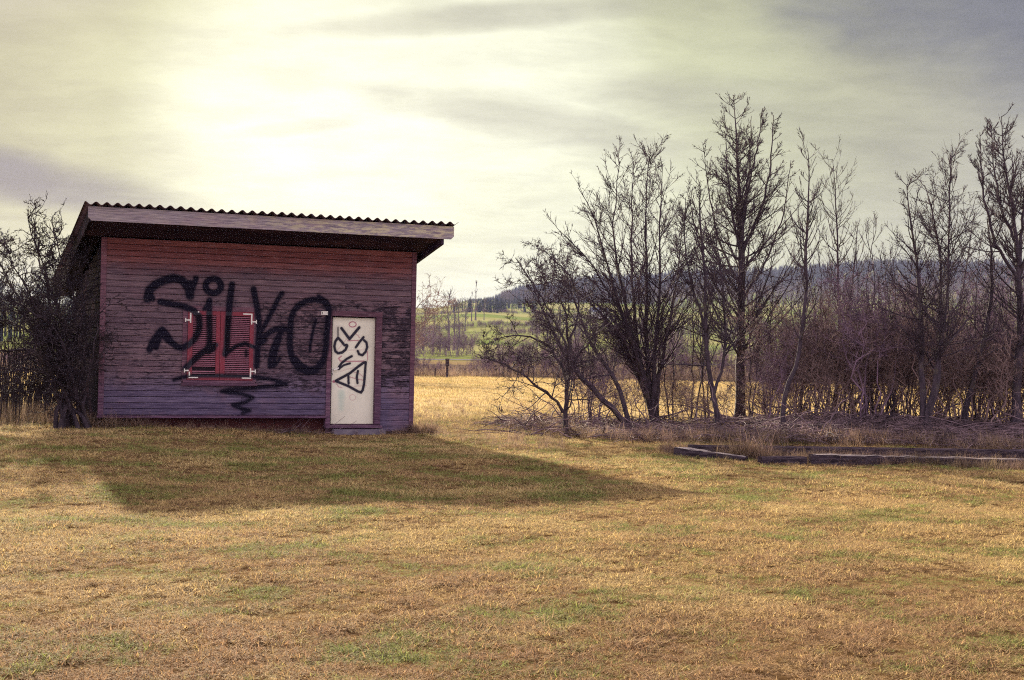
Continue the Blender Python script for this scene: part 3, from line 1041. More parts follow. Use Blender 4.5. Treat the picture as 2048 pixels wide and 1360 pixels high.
# ---- concrete step and footing stones
def rock(name, x0, x1, y0, y1, z0, z1, mat, parent, jit=.012, seed=0):
    r = np.random.default_rng(seed)
    n = 5
    V, Fq = [], []
    for kz, z in enumerate(np.linspace(z0, z1, 3)):
        for ang in range(12):
            a_ = ang * math.tau / 12
            c, s = math.cos(a_), math.sin(a_)
            m_ = max(abs(c), abs(s))
            sh_ = .97 if kz == 2 else 1
            V.append(((x0 + x1) / 2 + c / m_ * (x1 - x0) / 2 * sh_ + r.normal(0, jit), (y0 + y1) / 2 + s / m_ * (y1 - y0) / 2 * sh_ + r.normal(0, jit), z + r.normal(0, jit * .5)))
    for kz in range(2):
        for i in range(12):
            Fq.append((kz * 12 + i, kz * 12 + (i + 1) % 12, kz * 12 + 12 + (i + 1) % 12, kz * 12 + 12 + i))
    Fq += [tuple(range(24, 36)), tuple(range(11, -1, -1))]
    return link(name, mesh(name, V, Fq), mat, parent)


rock('step', xl0 + .10, xr1 + .04, -.34, .0, -.15, .10, M_CONC, shed, .006, 1)
for i, (u0, u1, zt) in enumerate(((xr1 + .06, xr1 + .28, .02), (xr1 + .30, xr1 + .46, .035), (xr1 + .48, L - .06, .025))):
    rock('footing_stone', u0, u1, -.02, .2, -.2, zt, M_CONC, shed, .014, 5 + i)


# ------------------------------------------------------------------ trees
def grow(paths, radii, lens, k, t0, ang, ratio, n, wig, up, rr=.55, tip=.5, rmin=.0055, shape=.55, p=1.0, asd=.25, droop=0.0):
    """children for every branch of a level (all arrays)"""
    N, m, _ = paths.shape
    kk = rng.poisson(k, N) if np.isscalar(k) else rng.poisson(k)
    kk = np.minimum(kk, 4 * np.max(k) + 2).astype(int)
    idx = np.repeat(np.arange(N), kk)
    C = len(idx)
    t = t0 + (1 - t0) * rng.random(C) ** p
    f = t * (m - 1)
    i0 = np.clip(f.astype(int), 0, m - 2)
    w_ = (f - i0)[:, None]
    p0, p1 = paths[idx, i0], paths[idx, i0 + 1]
    pos = p0 * (1 - w_) + p1 * w_
    T = p1 - p0
    T /= np.linalg.norm(T, axis=1, keepdims=True) + 1e-9
    R = rng.normal(size=(C, 3))
    R -= (R * T).sum(1, keepdims=True) * T
    R /= np.linalg.norm(R, axis=1, keepdims=True) + 1e-9
    a_ = np.clip(rng.normal(ang, asd, C), .1, 1.7)[:, None]
    d = np.cos(a_) * T + np.sin(a_) * R
    ln = lens[idx] * ratio * (1 - shape * t) * rng.uniform(.55, 1.3, C)
    pr = radii[idx, i0] * (1 - w_[:, 0]) + radii[idx, i0 + 1] * w_[:, 0]
    r0 = np.maximum(np.minimum(pr * rr, .007 + ln * .0085), rmin)
    out_p = np.empty((C, n, 3))
    out_p[:, 0] = pos
    for s in range(1, n):
        q = s / (n - 1)
        d = d + rng.normal(size=(C, 3)) * wig + np.array([0, 0, 1]) * up * (1 if droop == 0 else (1 - droop * q))
        d /= np.linalg.norm(d, axis=1, keepdims=True)
        out_p[:, s] = out_p[:, s - 1] + d * (ln / (n - 1))[:, None]
    rad = np.maximum(r0[:, None] * np.linspace(1, tip * .45, n)[None, :], .0016)
    return out_p, rad, ln


def resample(pts, n):
    pts = np.asarray(pts, float)
    d = np.r_[0, np.cumsum(np.linalg.norm(np.diff(pts, axis=0), axis=1))]
    s = np.linspace(0, d[-1], n)
    # Catmull-like smoothing through cubic blending
    o_ = np.stack([np.interp(s, d, pts[:, k]) for k in range(3)], 1)
    for _ in range(2):
        o_[1:-1] = .25 * o_[:-2] + .5 * o_[1:-1] + .25 * o_[2:]
    return o_


def trunks(plist, rlist, n=14, wob=.03):
    Ps = np.stack([resample(p, n) for p in plist])
    nz = rng.normal(size=Ps.shape) * wob
    nz[:, 0] = 0
    Ps = Ps + nz
    R = np.stack([np.interp(np.linspace(0, 1, n), np.linspace(0, 1, len(r)), r) for r in rlist])
    ln = np.linalg.norm(np.diff(Ps, axis=1), axis=2).sum(1)
    return Ps, R, ln


def flare(Ps, R):
    R = R.copy()
    R[:, 0] *= 1.35
    return R


def tree(name, label, cat, base, plist, rlist, levels, mats=(None, None), group=None, parts=('trunk', 'crown'), n=14, thick=1, wob=.012, rs=.80):
    """plist: trunk polylines in world space; levels: keyword dicts for grow"""
    root = empty(name, tuple(base))
    tag(root, label, cat, group)
    b = np.asarray(base, float)
    Ps, R, ln = trunks([np.asarray(p) - b for p in plist], [np.maximum(np.array(r) * rs, .005) for r in rlist], n, wob)
    Ps[:, 0, 2] -= .12
    thickp = [tubes(Ps, flare(Ps, R), 8)]
    thin = []
    cur = (Ps, R, ln)
    for i, lv in enumerate(levels):
        cur = grow(*cur, **lv)
        if not len(cur[2]):
            break
        (thickp if i < thick else thin).append(tubes(cur[0], cur[1], 5 if i < thick else 3))
    m0, m1 = mats[0] or M_BARK, mats[1] or M_TWIG
    link(parts[0], mesh(parts[0], *join(thickp), True), m0, root)
    if thin:
        link(parts[1], mesh(parts[1], *join(thin), True), m1, root)
    return root


def copy_tree(o, loc, rz, s, label=None, group=None):
    c = o.copy()
    COL.objects.link(c)
    c.location, c.rotation_euler, c.scale = loc, (0, 0, rz), (s, s, s) if np.isscalar(s) else s
    if label: c['label'] = label
    if group: c['group'] = group
    for ch in o.children:
        d = ch.copy()
        COL.objects.link(d)
        d.parent = c
    return c


def pxpath(pts, Y, b, dY=0.0):
    """photo polyline -> world points around depth Y, wandering dY in depth"""
    n_ = len(pts)
    res = [b]
    for i, q in enumerate(pts[1:], 1):
        res.append(plane_pt(q[0], q[1], Y + dY * i / n_))
    return res


ROW = 'bare trees in the row right of the shed'
UP = dict(n=7, wig=.10, up=.16)
# 1 thorny small tree, leftmost
b = at(1130, 872)
tree('bare_tree', 'low bare tree with a straight thin trunk and wide arching crown, leftmost in the row', 'tree', b,
     [pxpath([(1130, 872), (1132, 800), (1134, 742), (1140, 690), (1132, 640), (1120, 585)], b[1], b),
      [plane_pt(1126, 812, b[1]), plane_pt(1098, 790, b[1] - .2), plane_pt(1072, 770, b[1] - .4), plane_pt(1040, 745, b[1] - .5), plane_pt(1000, 722, b[1] - .4), plane_pt(960, 715, b[1])],
      [plane_pt(1134, 752, b[1]), plane_pt(1108, 700, b[1] + .3), plane_pt(1070, 675, b[1] + .4), plane_pt(1020, 668, b[1] + .3), plane_pt(970, 690, b[1])],
      [plane_pt(1136, 740, b[1]), plane_pt(1165, 700, b[1] - .4), plane_pt(1200, 660, b[1] - .5), plane_pt(1230, 640, b[1] - .3)],
      [plane_pt(1137, 700, b[1]), plane_pt(1110, 640, b[1]), plane_pt(1075, 580, b[1]), plane_pt(1030, 515, b[1])],
      [plane_pt(1137, 690, b[1]), plane_pt(1160, 620, b[1]), plane_pt(1150, 560, b[1]), plane_pt(1085, 500, b[1])]],
     [[.065, .055, .045, .03, .015], [.035, .025, .012], [.035, .022, .01], [.038, .025, .012], [.032, .02, .008], [.03, .018, .008]],
     [dict(k=20, t0=.12, ang=.95, ratio=.48, n=7, wig=.20, up=.03), dict(k=10, t0=.15, ang=.8, ratio=.5, n=5, wig=.25, up=.02, rmin=.0055),
      dict(k=5, t0=.15, ang=.8, ratio=.55, n=4, wig=.28, up=0, rmin=.0055)], group=ROW)
# 2 leaning twin trunk
b = at(1259, 862)
tree('bare_tree', 'bare tree whose dark trunk leans far to the left from a forked foot', 'tree', b,
     [pxpath([(1259, 862), (1228, 820), (1186, 781), (1148, 742), (1120, 690), (1085, 620), (1060, 560)], b[1], b),
      pxpath([(1259, 862), (1252, 815), (1243, 775), (1215, 740), (1180, 690), (1150, 600), (1120, 530)], b[1], b, .8)],
     [[.085, .075, .06, .04, .012], [.075, .06, .045, .03, .01]],
     [dict(k=22, t0=.3, ang=.85, ratio=.36, n=7, wig=.15, up=.06), dict(k=8, t0=.15, ang=.75, ratio=.5, n=5, wig=.2, up=.05, rmin=.0055),
      dict(k=4, t0=.2, ang=.7, ratio=.55, n=4, wig=.22, up=.02, rmin=.0055)], group=ROW)
# 3 many-stemmed fan
b = at(1312, 850)
fan = [[(1312, 850), (1293, 780), (1268, 685), (1240, 560), (1222, 460), (1234, 370), (1238, 322)],
       [(1312, 850), (1293, 778), (1262, 670), (1205, 560), (1160, 490), (1120, 462)],
       [(1312, 850), (1296, 780), (1275, 690), (1262, 560), (1262, 440), (1268, 320)],
       [(1312, 850), (1300, 780), (1290, 690), (1296, 570), (1288, 430), (1300, 310)],
       [(1312, 850), (1306, 780), (1310, 680), (1322, 560), (1318, 430), (1326, 330)],
       [(1312, 850), (1310, 780), (1330, 690), (1352, 590), (1360, 500), (1368, 430)],
       [(1312, 850), (1290, 782), (1250, 690), (1190, 610), (1130, 560), (1080, 545)],
       [(1312, 850), (1292, 782), (1255, 660), (1205, 500), (1180, 400), (1155, 375)]]
tree('bare_tree', 'many stemmed bare tree spreading like a fan, left of the tall straight tree', 'tree', b,
     [pxpath(f_, b[1], b, rng.uniform(-1.2, 1.2)) for f_ in fan], [[.09, .07, .045, .03, .018, .008]] * 8,
     [dict(k=38, t0=.2, ang=.72, ratio=.33, shape=.7, n=7, wig=.08, up=.08, rmin=.008), dict(k=8, t0=.1, ang=.6, ratio=.6, shape=.8, n=5, wig=.09, up=.05, rmin=.0065),
      dict(k=3, t0=.2, ang=.6, ratio=.5, n=4, wig=.18, up=.04, rmin=.0055)], group=ROW, thick=0)
# 4 tall straight tree
b = at(1479, 845)
tree('bare_tree', 'tallest bare tree with a thick straight trunk and upswept pointed crown', 'tree', b,
     [pxpath([(1479, 845), (1481, 700), (1484, 560), (1483, 459), (1476, 345), (1470, 262), (1467, 194)], b[1], b),
      [plane_pt(1484, 470, b[1]), plane_pt(1492, 400, b[1] + .2), plane_pt(1500, 320, b[1] + .3), plane_pt(1503, 230, b[1] + .3)],
      [plane_pt(1484, 520, b[1]), plane_pt(1465, 440, b[1] - .4), plane_pt(1455, 340, b[1] - .6), plane_pt(1450, 260, b[1] - .6)],
      [plane_pt(1484, 500, b[1]), plane_pt(1520, 430, b[1] - .2), plane_pt(1540, 340, b[1] - .3), plane_pt(1548, 230, b[1] - .3)],
      [plane_pt(1484, 600, b[1]), plane_pt(1535, 520, b[1] + .3), plane_pt(1570, 420, b[1] + .5), plane_pt(1582, 320, b[1] + .5)],
      [plane_pt(1484, 580, b[1]), plane_pt(1440, 490, b[1] + .3), plane_pt(1418, 390, b[1] + .5), plane_pt(1405, 290, b[1] + .5)],
      [plane_pt(1483, 450, b[1]), plane_pt(1500, 360, b[1] - .3), plane_pt(1520, 270, b[1] - .4), plane_pt(1525, 215, b[1] - .4)],
      [plane_pt(1484, 640, b[1]), plane_pt(1420, 560, b[1] - .4), plane_pt(1390, 460, b[1] - .6), plane_pt(1375, 370, b[1] - .6)]],
     [[.155, .135, .12, .10, .06, .03, .008], [.05, .03, .008], [.05, .03, .008], [.05, .03, .008]] + [[.04, .025, .008]] * 4,
     [dict(k=[112, 22, 22, 22, 18, 18, 18, 18], t0=.18, ang=1.05, ratio=.36, shape=.84, n=9, wig=.06, up=.085, p=1.2, rr=.5, rmin=.009), dict(k=11, t0=.12, ang=.68, ratio=.56, shape=.82, n=6, wig=.07, up=.08, rmin=.006),
      dict(k=3.4, t0=.15, ang=.6, ratio=.55, shape=.75, n=4, wig=.07, up=.08, rmin=.006)], group=ROW, n=18)
# 5 crooked stem left of the tall one
b = at(1438, 852)
tree('bare_tree', 'slender crooked bare tree close on the left of the tallest tree', 'tree', b,
     [pxpath([(1438, 852), (1424, 785), (1412, 720), (1410, 620), (1408, 536), (1400, 450), (1398, 372)], b[1], b),
      [plane_pt(1424, 790, b[1]), plane_pt(1446, 740, b[1]), plane_pt(1452, 660, b[1]), plane_pt(1445, 560, b[1]), plane_pt(1430, 470, b[1])],
      [plane_pt(1411, 650, b[1]), plane_pt(1380, 560, b[1]), plane_pt(1368, 470, b[1]), plane_pt(1372, 395, b[1])]],
     [[.075, .06, .05, .04, .03, .008], [.045, .03, .01], [.035, .02, .008]],
     [dict(k=52, t0=.22, ang=.95, ratio=.33, shape=.75, n=7, wig=.09, up=.10, rmin=.008), dict(k=7, t0=.15, ang=.7, ratio=.5, n=5, wig=.16, up=.08, rmin=.0055),
      dict(k=3, t0=.2, ang=.65, ratio=.5, n=4, wig=.18, up=.05, rmin=.0055)], group=ROW)
# 6 and 8: thin candelabra leaders
b = at(1569, 850)
CAND = [dict(k=60, t0=.32, ang=1.08, ratio=.22, shape=.62, n=8, wig=.06, up=.20), dict(k=6, t0=.2, ang=.6, ratio=.5, n=5, wig=.09, up=.16, rmin=.0055),
        dict(k=2, t0=.2, ang=.5, ratio=.5, n=4, wig=.1, up=.1, rmin=.0055)]
tree('bare_tree', 'thin bare tree with an S-curved foot and a long leader, right of the tallest', 'tree', b,
     [pxpath([(1569, 850), (1557, 817), (1577, 767), (1592, 734), (1606, 660), (1613, 560), (1613, 481), (1618, 390), (1616, 296)], b[1], b)],
     [[.07, .06, .05, .045, .035, .02, .007]], CAND, group=ROW, n=18)
b = at(1666, 842)
tree('bare_tree', 'thin bare tree leaning slightly right at the foot with upturned side shoots', 'tree', b,
     [pxpath([(1666, 842), (1672, 800), (1677, 767), (1680, 640), (1676, 514), (1671, 405), (1665, 318)], b[1], b)],
     [[.085, .07, .05, .035, .02, .007]], CAND, group=ROW, n=18)
# 7, 9: crooked small ones
b = at(1603, 848)
tree('bare_tree', 'short twisted bare sapling between the two thin leaders', 'tree', b,
     [pxpath([(1603, 848), (1596, 806), (1608, 772), (1602, 700), (1612, 620), (1606, 540)], b[1], b)], [[.05, .042, .03, .02, .008]],
     [dict(k=22, t0=.2, ang=.9, ratio=.28, n=6, wig=.14, up=.12), dict(k=6, t0=.2, ang=.7, ratio=.5, n=4, wig=.15, up=.08, rmin=.0055)], group=ROW)
b = at(1708, 845)
tree('bare_tree', 'forked bare tree with a low bough curving up to the right', 'tree', b,
     [pxpath([(1708, 845), (1704, 800), (1696, 770), (1690, 690), (1700, 600), (1712, 520), (1716, 445)], b[1], b),
      [plane_pt(1705, 806, b[1]), plane_pt(1722, 790, b[1] - .2), plane_pt(1746, 772, b[1] - .4), plane_pt(1770, 700, b[1] - .4), plane_pt(1772, 600, b[1] - .3), plane_pt(1760, 500, b[1])]],
     [[.075, .06, .05, .035, .02, .008], [.05, .04, .028, .015, .007]],
     [dict(k=22, t0=.2, ang=.8, ratio=.24, n=6, wig=.12, up=.13), dict(k=7, t0=.15, ang=.65, ratio=.5, n=5, wig=.14, up=.1, rmin=.0055), dict(k=3, t0=.2, ang=.6, ratio=.5, n=4, wig=.15, up=.05)], group=ROW)
# 11 - 13
b = at(1848, 862)
tree('bare_tree', 'bushy bare tree forking from the ground with a loose arching top', 'tree', b,
     [pxpath([(1848, 862), (1846, 800), (1844, 663), (1838, 560), (1820, 450), (1812, 370)], b[1], b),
      pxpath([(1848, 862), (1860, 810), (1878, 776), (1880, 640), (1884, 520), (1868, 440), (1850, 370)], b[1], b, .7),
      pxpath([(1848, 862), (1862, 800), (1882, 700), (1898, 560), (1896, 430), (1906, 290)], b[1], b, -.7)],
     [[.085, .07, .05, .03, .008], [.08, .06, .045, .025, .008], [.06, .05, .03, .02, .007]],
     [dict(k=48, t0=.22, ang=.88, ratio=.35, shape=.7, n=7, wig=.10, up=.10, rmin=.008), dict(k=8, t0=.12, ang=.65, ratio=.6, shape=.8, n=5, wig=.10, up=.06, rmin=.0055), dict(k=3.5, t0=.2, ang=.65, ratio=.55, shape=.75, n=4, wig=.14, up=.04)], group=ROW)
b = at(1880, 856)
tree('bare_tree', 'thin bare stem leaning right beside the bushy forked tree', 'tree', b,
     [pxpath([(1880, 856), (1900, 802), (1912, 720), (1922, 600), (1940, 480), (1950, 420)], b[1], b)], [[.05, .04, .03, .02, .008]],
     [dict(k=26, t0=.25, ang=.8, ratio=.25, n=6, wig=.13, up=.1), dict(k=7, t0=.2, ang=.7, ratio=.5, n=4, wig=.15, up=.06, rmin=.0055), dict(k=3, t0=.2, ang=.6, ratio=.5, n=4, wig=.15, up=.05)], group=ROW)
b = at(1925, 866)
tree('bare_tree', 'dark bare tree leaning right with its trunk split low', 'tree', b,
     [pxpath([(1925, 866), (1932, 815), (1943, 776), (1958, 715), (1980, 640), (1985, 540), (1975, 440)], b[1], b),
      [plane_pt(1934, 812, b[1]), plane_pt(1938, 850, b[1] - .3), plane_pt(1944, 868, b[1] - .4)],
      [plane_pt(1952, 735, b[1]), plane_pt(1990, 700, b[1] - .3), plane_pt(2050, 680, b[1] - .4), plane_pt(2090, 620, b[1] - .3)]],
     [[.085, .07, .055, .04, .01], [.035, .03, .03], [.04, .03, .012]],
     [dict(k=[28, .01, 16], t0=.25, ang=.85, ratio=.30, shape=.7, n=7, wig=.10, up=.09, rmin=.008), dict(k=7, t0=.15, ang=.7, ratio=.5, n=5, wig=.16, up=.05, rmin=.0055), dict(k=4, t0=.2, ang=.65, ratio=.5, n=4, wig=.2, up=.03)], group=ROW)
# 14 tall one at the right edge
b = at(2030, 868)
tree('bare_tree', 'tall dark bare tree with long upright shoots at the far right end of the row', 'tree', b,
     [pxpath([(2030, 868), (2034, 792), (2040, 663), (2037, 509), (2024, 420), (2008, 344), (2003, 232)], b[1], b),
      [plane_pt(2037, 520, b[1]), plane_pt(2046, 430, b[1] + .2), plane_pt(2052, 330, b[1] + .4), plane_pt(2058, 235, b[1] + .4)],
      [plane_pt(2038, 560, b[1]), plane_pt(1985, 480, b[1] - .3), plane_pt(1965, 380, b[1] - .5), plane_pt(1957, 265, b[1] - .5)],
      [plane_pt(2038, 540, b[1]), plane_pt(2090, 450, b[1]), plane_pt(2105, 350, b[1]), plane_pt(2110, 250, b[1])],
      [plane_pt(2037, 500, b[1]), plane_pt(2005, 430, b[1] + .4), plane_pt(1988, 340, b[1] + .6), plane_pt(1982, 250, b[1] + .6)]],
     [[.13, .11, .09, .07, .045, .025, .008], [.055, .03, .008], [.05, .03, .008], [.05, .03, .008], [.045, .025, .008]],
     [dict(k=[80, 30, 30, 30, 30], t0=.2, ang=.95, ratio=.31, shape=.8, n=8, wig=.07, up=.13, rmin=.009), dict(k=9, t0=.12, ang=.6, ratio=.56, shape=.82, n=6, wig=.07, up=.12, rmin=.007),
      dict(k=3.2, t0=.15, ang=.6, ratio=.55, shape=.75, n=4, wig=.08, up=.08, rmin=.006)], group=ROW, n=18)

# gnarled bush beside the shed, left
b = at(148, 856)
bp = [[(160, 856), (150, 760), (130, 690), (95, 620), (60, 560), (40, 500)],
      [(160, 856), (158, 750), (150, 660), (130, 590), (100, 520), (85, 465)],
      [(160, 856), (170, 760), (172, 660), (160, 580), (150, 520), (125, 450)],
      [(160, 856), (150, 780), (110, 735), (60, 738), (20, 752), (-20, 760)],
      [(160, 856), (148, 800), (118, 775), (80, 770), (30, 790)],
      [(160, 856), (140, 740), (90, 670), (30, 640), (-30, 640)],
      [(160, 856), (175, 770), (188, 680), (196, 600), (225, 585), (300, 596)],
      [(160, 856), (150, 730), (110, 640), (60, 600), (0, 590), (-60, 570)],
      [(160, 856), (178, 740), (185, 640), (180, 560), (168, 500)],
      [(160, 856), (120, 720), (60, 690), (-20, 700), (-80, 690)],
      [(160, 856), (150, 740), (120, 640), (100, 560), (95, 480), (70, 440)],
      [(160, 856), (140, 740), (80, 650), (30, 560), (10, 490)],
      [(160, 856), (160, 760), (150, 690), (120, 630), (40, 610), (-20, 560)]]
tree('gnarled_bush', 'big dark gnarled leafless bush against the left side of the shed', 'bush', b,
     [pxpath([(p_[0][0] + rng.uniform(-22, 22), 856)] + [(q_[0] - (18 if i != 6 else 0), q_[1]) for q_ in p_[1:]], b[1] - .35 * (i == 6), b + np.array([rng.uniform(-.3, .25), rng.uniform(-.3, .5), 0]), 1.2 * (i % 3 - .6) * (0 if i == 6 else 1)) for i, p_ in enumerate(bp)],
     [[.065, .05, .04, .03, .018, .009]] * 6 + [[.04, .03, .02, .012, .005, .003]] + [[.055, .045, .035, .02, .009]] * 6,
     [dict(k=[40, 44, 40, 44, 40, 44, 7, 44, 38, 40, 44, 44, 44], t0=.2, ang=.9, ratio=.27, n=7, wig=.30, up=.05, rr=.6, rmin=.009), dict(k=6, t0=.12, ang=.85, ratio=.55, n=6, wig=.34, up=.06, rmin=.0065, tip=.7),
      dict(k=5, t0=.15, ang=.9, ratio=.5, n=4, wig=.4, up=.1, rmin=.0055)], (M_BUSHBARK, M_BUSHBARK), parts=('stems', 'twigs'), wob=.03, rs=.72)

# thicket shrubs: a handful of shapes, copied
def shrub_src(name, label, group, stems, h, spread, levels, mat):
    pl, rl = [], []
    for _ in range(stems):
        a_, q = rng.uniform(0, 6.28), rng.uniform(.1, 1) * spread
        hh_ = h * rng.uniform(.6, 1.0)
        x0, y0 = rng.normal(0, .33, 2)
        pl.append([(x0, y0, 0), (x0 + rng.uniform(.1, .7) * q * math.cos(a_), y0 + .4 * q * math.sin(a_), hh_ * rng.uniform(.3, .5)), (x0 + q * math.cos(a_), y0 + q * math.sin(a_), hh_)])
        r_ = rng.uniform(.010, .022)
        rl.append([r_, r_ * .7, .005])
    return tree(name, label, 'shrub', (0, 0, 0), pl, rl, levels, (mat, mat), group, ('stems', 'twigs'), 9, 0, .085, 1.0)


SG = 'leafless thicket shrubs between the trees on the right'
SL = 'purple-brown leafless shrub crowded into the thicket between the trees'
NEAR_TREES = ((1130, 'the leftmost low tree'), (1259, 'the left-leaning forked trunk'), (1312, 'the fan shaped tree'), (1438, 'the crooked slender tree'),
              (1479, 'the tallest tree'), (1569, 'the thin S-curved tree'), (1603, 'the twisted sapling'), (1666, 'the thin tree with upturned shoots'),
              (1708, 'the tree with the low bough'), (1848, 'the bushy forked tree'), (1880, 'the thin right-leaning stem'), (1925, 'the dark low-split tree'), (2030, 'the far right tall tree'))


def whereabouts(px):
    q, nm = min(NEAR_TREES, key=lambda t_: abs(t_[0] - px))
    return ('behind ' if abs(px - q) < 12 else 'just left of ' if px < q else 'just right of ') + nm


def shrub_label(px, row, k, s):
    size = 'low' if s < .62 else 'waist-high' if s < .74 else 'tall' if s < .9 else 'very tall'
    return f"{size} {'brown' if k % 2 else 'purplish'} leafless shrub, thicket {('front', 'middle', 'back')[row]}, {whereabouts(px)}"


srcs = [shrub_src('thicket_shrub', SL, SG, 8, hh_, sp_, [dict(k=15, t0=.44, ang=.85, ratio=.38, n=6, wig=.22, up=.04, rmin=.006), dict(k=6, t0=.1, ang=.85, ratio=.55, n=4, wig=.26, up=.03, rmin=.0052),
                                                    dict(k=2.2, t0=.1, ang=.8, ratio=.6, n=3, wig=.2, up=.02, rmin=.005)], mt_)
        for hh_, sp_, mt_ in ((3.3, 1.3, M_SHRUB), (2.8, 1.8, M_SHRUB2), (3.7, 1.1, M_SHRUB), (2.3, 1.5, M_SHRUB2))]
spots = []
for px in np.r_[np.arange(1150, 1560, 48), np.arange(1560, 2400, 27)]:
    for dpt in (0, 1, 2):
        if rng.random() < .10 + .32 * (math.sin(px * .031 + dpt) * math.sin(px * .0137 + 1) > .25):
            continue
        spots.append((px + rng.uniform(-22, 22), 30.4 + dpt * 2.1 + rng.uniform(-1.0, 1.0), dpt))
first = set()
for i, (px, Y, row) in enumerate(spots):
    X = (px - 1024) / FPX * Y
    k_ = int(rng.integers(0, 4))
    edge = .56 + .50 * smstep(px, 1500, 1640)
    s = rng.uniform(.60, 1.04) * edge
    if k_ not in first:
        first.add(k_)
        srcs[k_].location = (X, Y, float(gz(X, Y)) - .03)
        srcs[k_].scale = (s, s, s)
        srcs[k_]['label'] = shrub_label(px, row, k_, s)
    else:
        copy_tree(srcs[k_], (X, Y, float(gz(X, Y)) - .03), rng.uniform(0, 6.28), s, shrub_label(px, row, k_, s))

# slender saplings rising out of the thicket
sap_pl = [[(0, 0, 0), (.05, 0, 1.6), (.0, .05, 3.2), (.05, 0, 4.6)], [(0.1, 0, 0), (.35, 0, 1.5), (.42, .05, 2.9), (.5, 0, 3.9)]]
sap = tree('sapling', 'slender leafless sapling standing up above the thicket', 'tree', (0, 0, 0), sap_pl, [[.028, .02, .012, .005]] * 2,
           [dict(k=24, t0=.3, ang=.6, ratio=.2, n=6, wig=.09, up=.12, rmin=.006), dict(k=5, t0=.15, ang=.6, ratio=.5, n=4, wig=.12, up=.08, rmin=.0055)], group='saplings above the thicket', wob=.03, rs=1.)
for i, (px, pt) in enumerate(((1655, 520), (1350, 560), (1384, 500), (1545, 480), (1640, 500), (1730, 450), (1748, 435), (1790, 470), (1815, 520), (1775, 500), (1690, 560), (1950, 470), (1985, 540), (1500, 540), (1420, 520), (1180, 560))):
    Y = 31.5 + rng.uniform(-1, 2.5)
    Xs = (px - 1024) / FPX * Y
    hz_ = float(gz(Xs, Y))
    sc_ = (plane_pt(px, pt, Y)[2] - hz_) / 4.6
    if i == 0:
        sap.location, sap.scale = (Xs, Y, hz_), (sc_,) * 3
        sap['label'] = 'slender leafless sapling above the thicket ' + whereabouts(px)
    else:
        copy_tree(sap, (Xs, Y, hz_), rng.uniform(0, 6.28), sc_, ('tall ' if pt < 490 else 'short ' if pt > 530 else '') + 'slender leafless sapling above the thicket ' + whereabouts(px))

# bushy thing peeping out right of the shed
b = at(838, 762)
copy_tree(srcs[1], (b[0] - 1.5, b[1] - 4, 0), .4, (1.7, 1.7, 1.55), 'tall loose leafless shrub behind the right corner of the shed', 'shrubs behind the shed').name = 'field_shrub'
copy_tree(srcs[3], (b[0] - 1.9, b[1] - 1, 0), 2.4, (2.0, 2.0, 1.8), 'broad leafless shrub half hidden behind the right wall of the shed', 'shrubs behind the shed').name = 'field_shrub'

# ---- far bare trees on the slope
def far_src(h, slim, label):
    pl = [[(0, 0, 0), (rng.normal(0, .02) * h, 0, .35 * h), (rng.normal(0, .03) * h, 0, .75 * h), (0, 0, h)]]
    return tree('far_tree', label, 'tree', (0, 0, 0), pl, [[.028 * h, .022 * h, .012 * h, .003 * h]],
                [dict(k=26, t0=.22, ang=.35 if slim else .8, ratio=.16 if slim else .36, shape=.5, n=6, wig=.08, up=.14, rmin=.012 * h ** .5),
                 dict(k=7, t0=.15, ang=.4 if slim else .7, ratio=.5, n=4, wig=.12, up=.08, rmin=.030), dict(k=4, t0=.15, ang=.6, ratio=.5, n=3, wig=.12, up=.05, rmin=.026)],
                (M_FARBARK, M_FARBARK), 'bare trees on the far slope')


M_FARBARK = bark('far_bark', (0.10, 0.08, 0.10), (0.17, 0.13, 0.15), None, 2)
fa = far_src(10, False, 'tallest rounded bare tree on the far slope between the shed and the row')
fb = far_src(8, False, 'small bare orchard tree with a dark straight trunk on the bright green strip')
fp = far_src(12, True, 'slim poplar standing tallest above the wooded edge of the far slope')


def set_far(src, px, pyb, pyt, Y, label, new=True):
    q = plane_pt(px, pyb, Y)
    h = (pyb - pyt) / FPX * Y
    nat = {fa: 10, fb: 8, fp: 12}[src]
    o = copy_tree(src, tuple(q), rng.uniform(0, 6.28), h / nat, label) if new else src
    o.location, o.scale = tuple(q), (h / nat,) * 3
    return o


set_far(fa, 897, 704, 588, 250, fa['label'], False)
set_far(fb, 914, 709, 668, 172, None, False)
set_far(fp, 951, 640, 563, 560, None, False)
set_far(fp, 943, 642, 585, 555, 'shorter slim poplar just left of the tall poplar')
set_far(fb, 888, 708, 686, 172, 'tiny leaning bare orchard tree left of the straight one')
set_far(fb, 945, 707, 690, 172, 'tiny bare orchard tree right of the straight one')
for px, yb, yt, Y, lab in ((866, 706, 625, 235, 'bare tree nearest the shed on the far slope'), (880, 704, 634, 240, 'bare tree with a bent trunk left of the tallest rounded one'),
                           (908, 702, 606, 255, 'bare tree just right of the tallest rounded one'), (918, 690, 604, 330, 'pale bare tree behind the tallest rounded one'),
                           (846, 700, 606, 215, 'bare tree half hidden by the right edge of the shed'), (930, 662, 600, 480, 'small bare tree left of the poplars'),
                           (968, 640, 598, 520, 'small bare tree right of the poplars')):
    set_far(fa if rng.random() < .6 else fb, px, yb, yt, Y, lab)



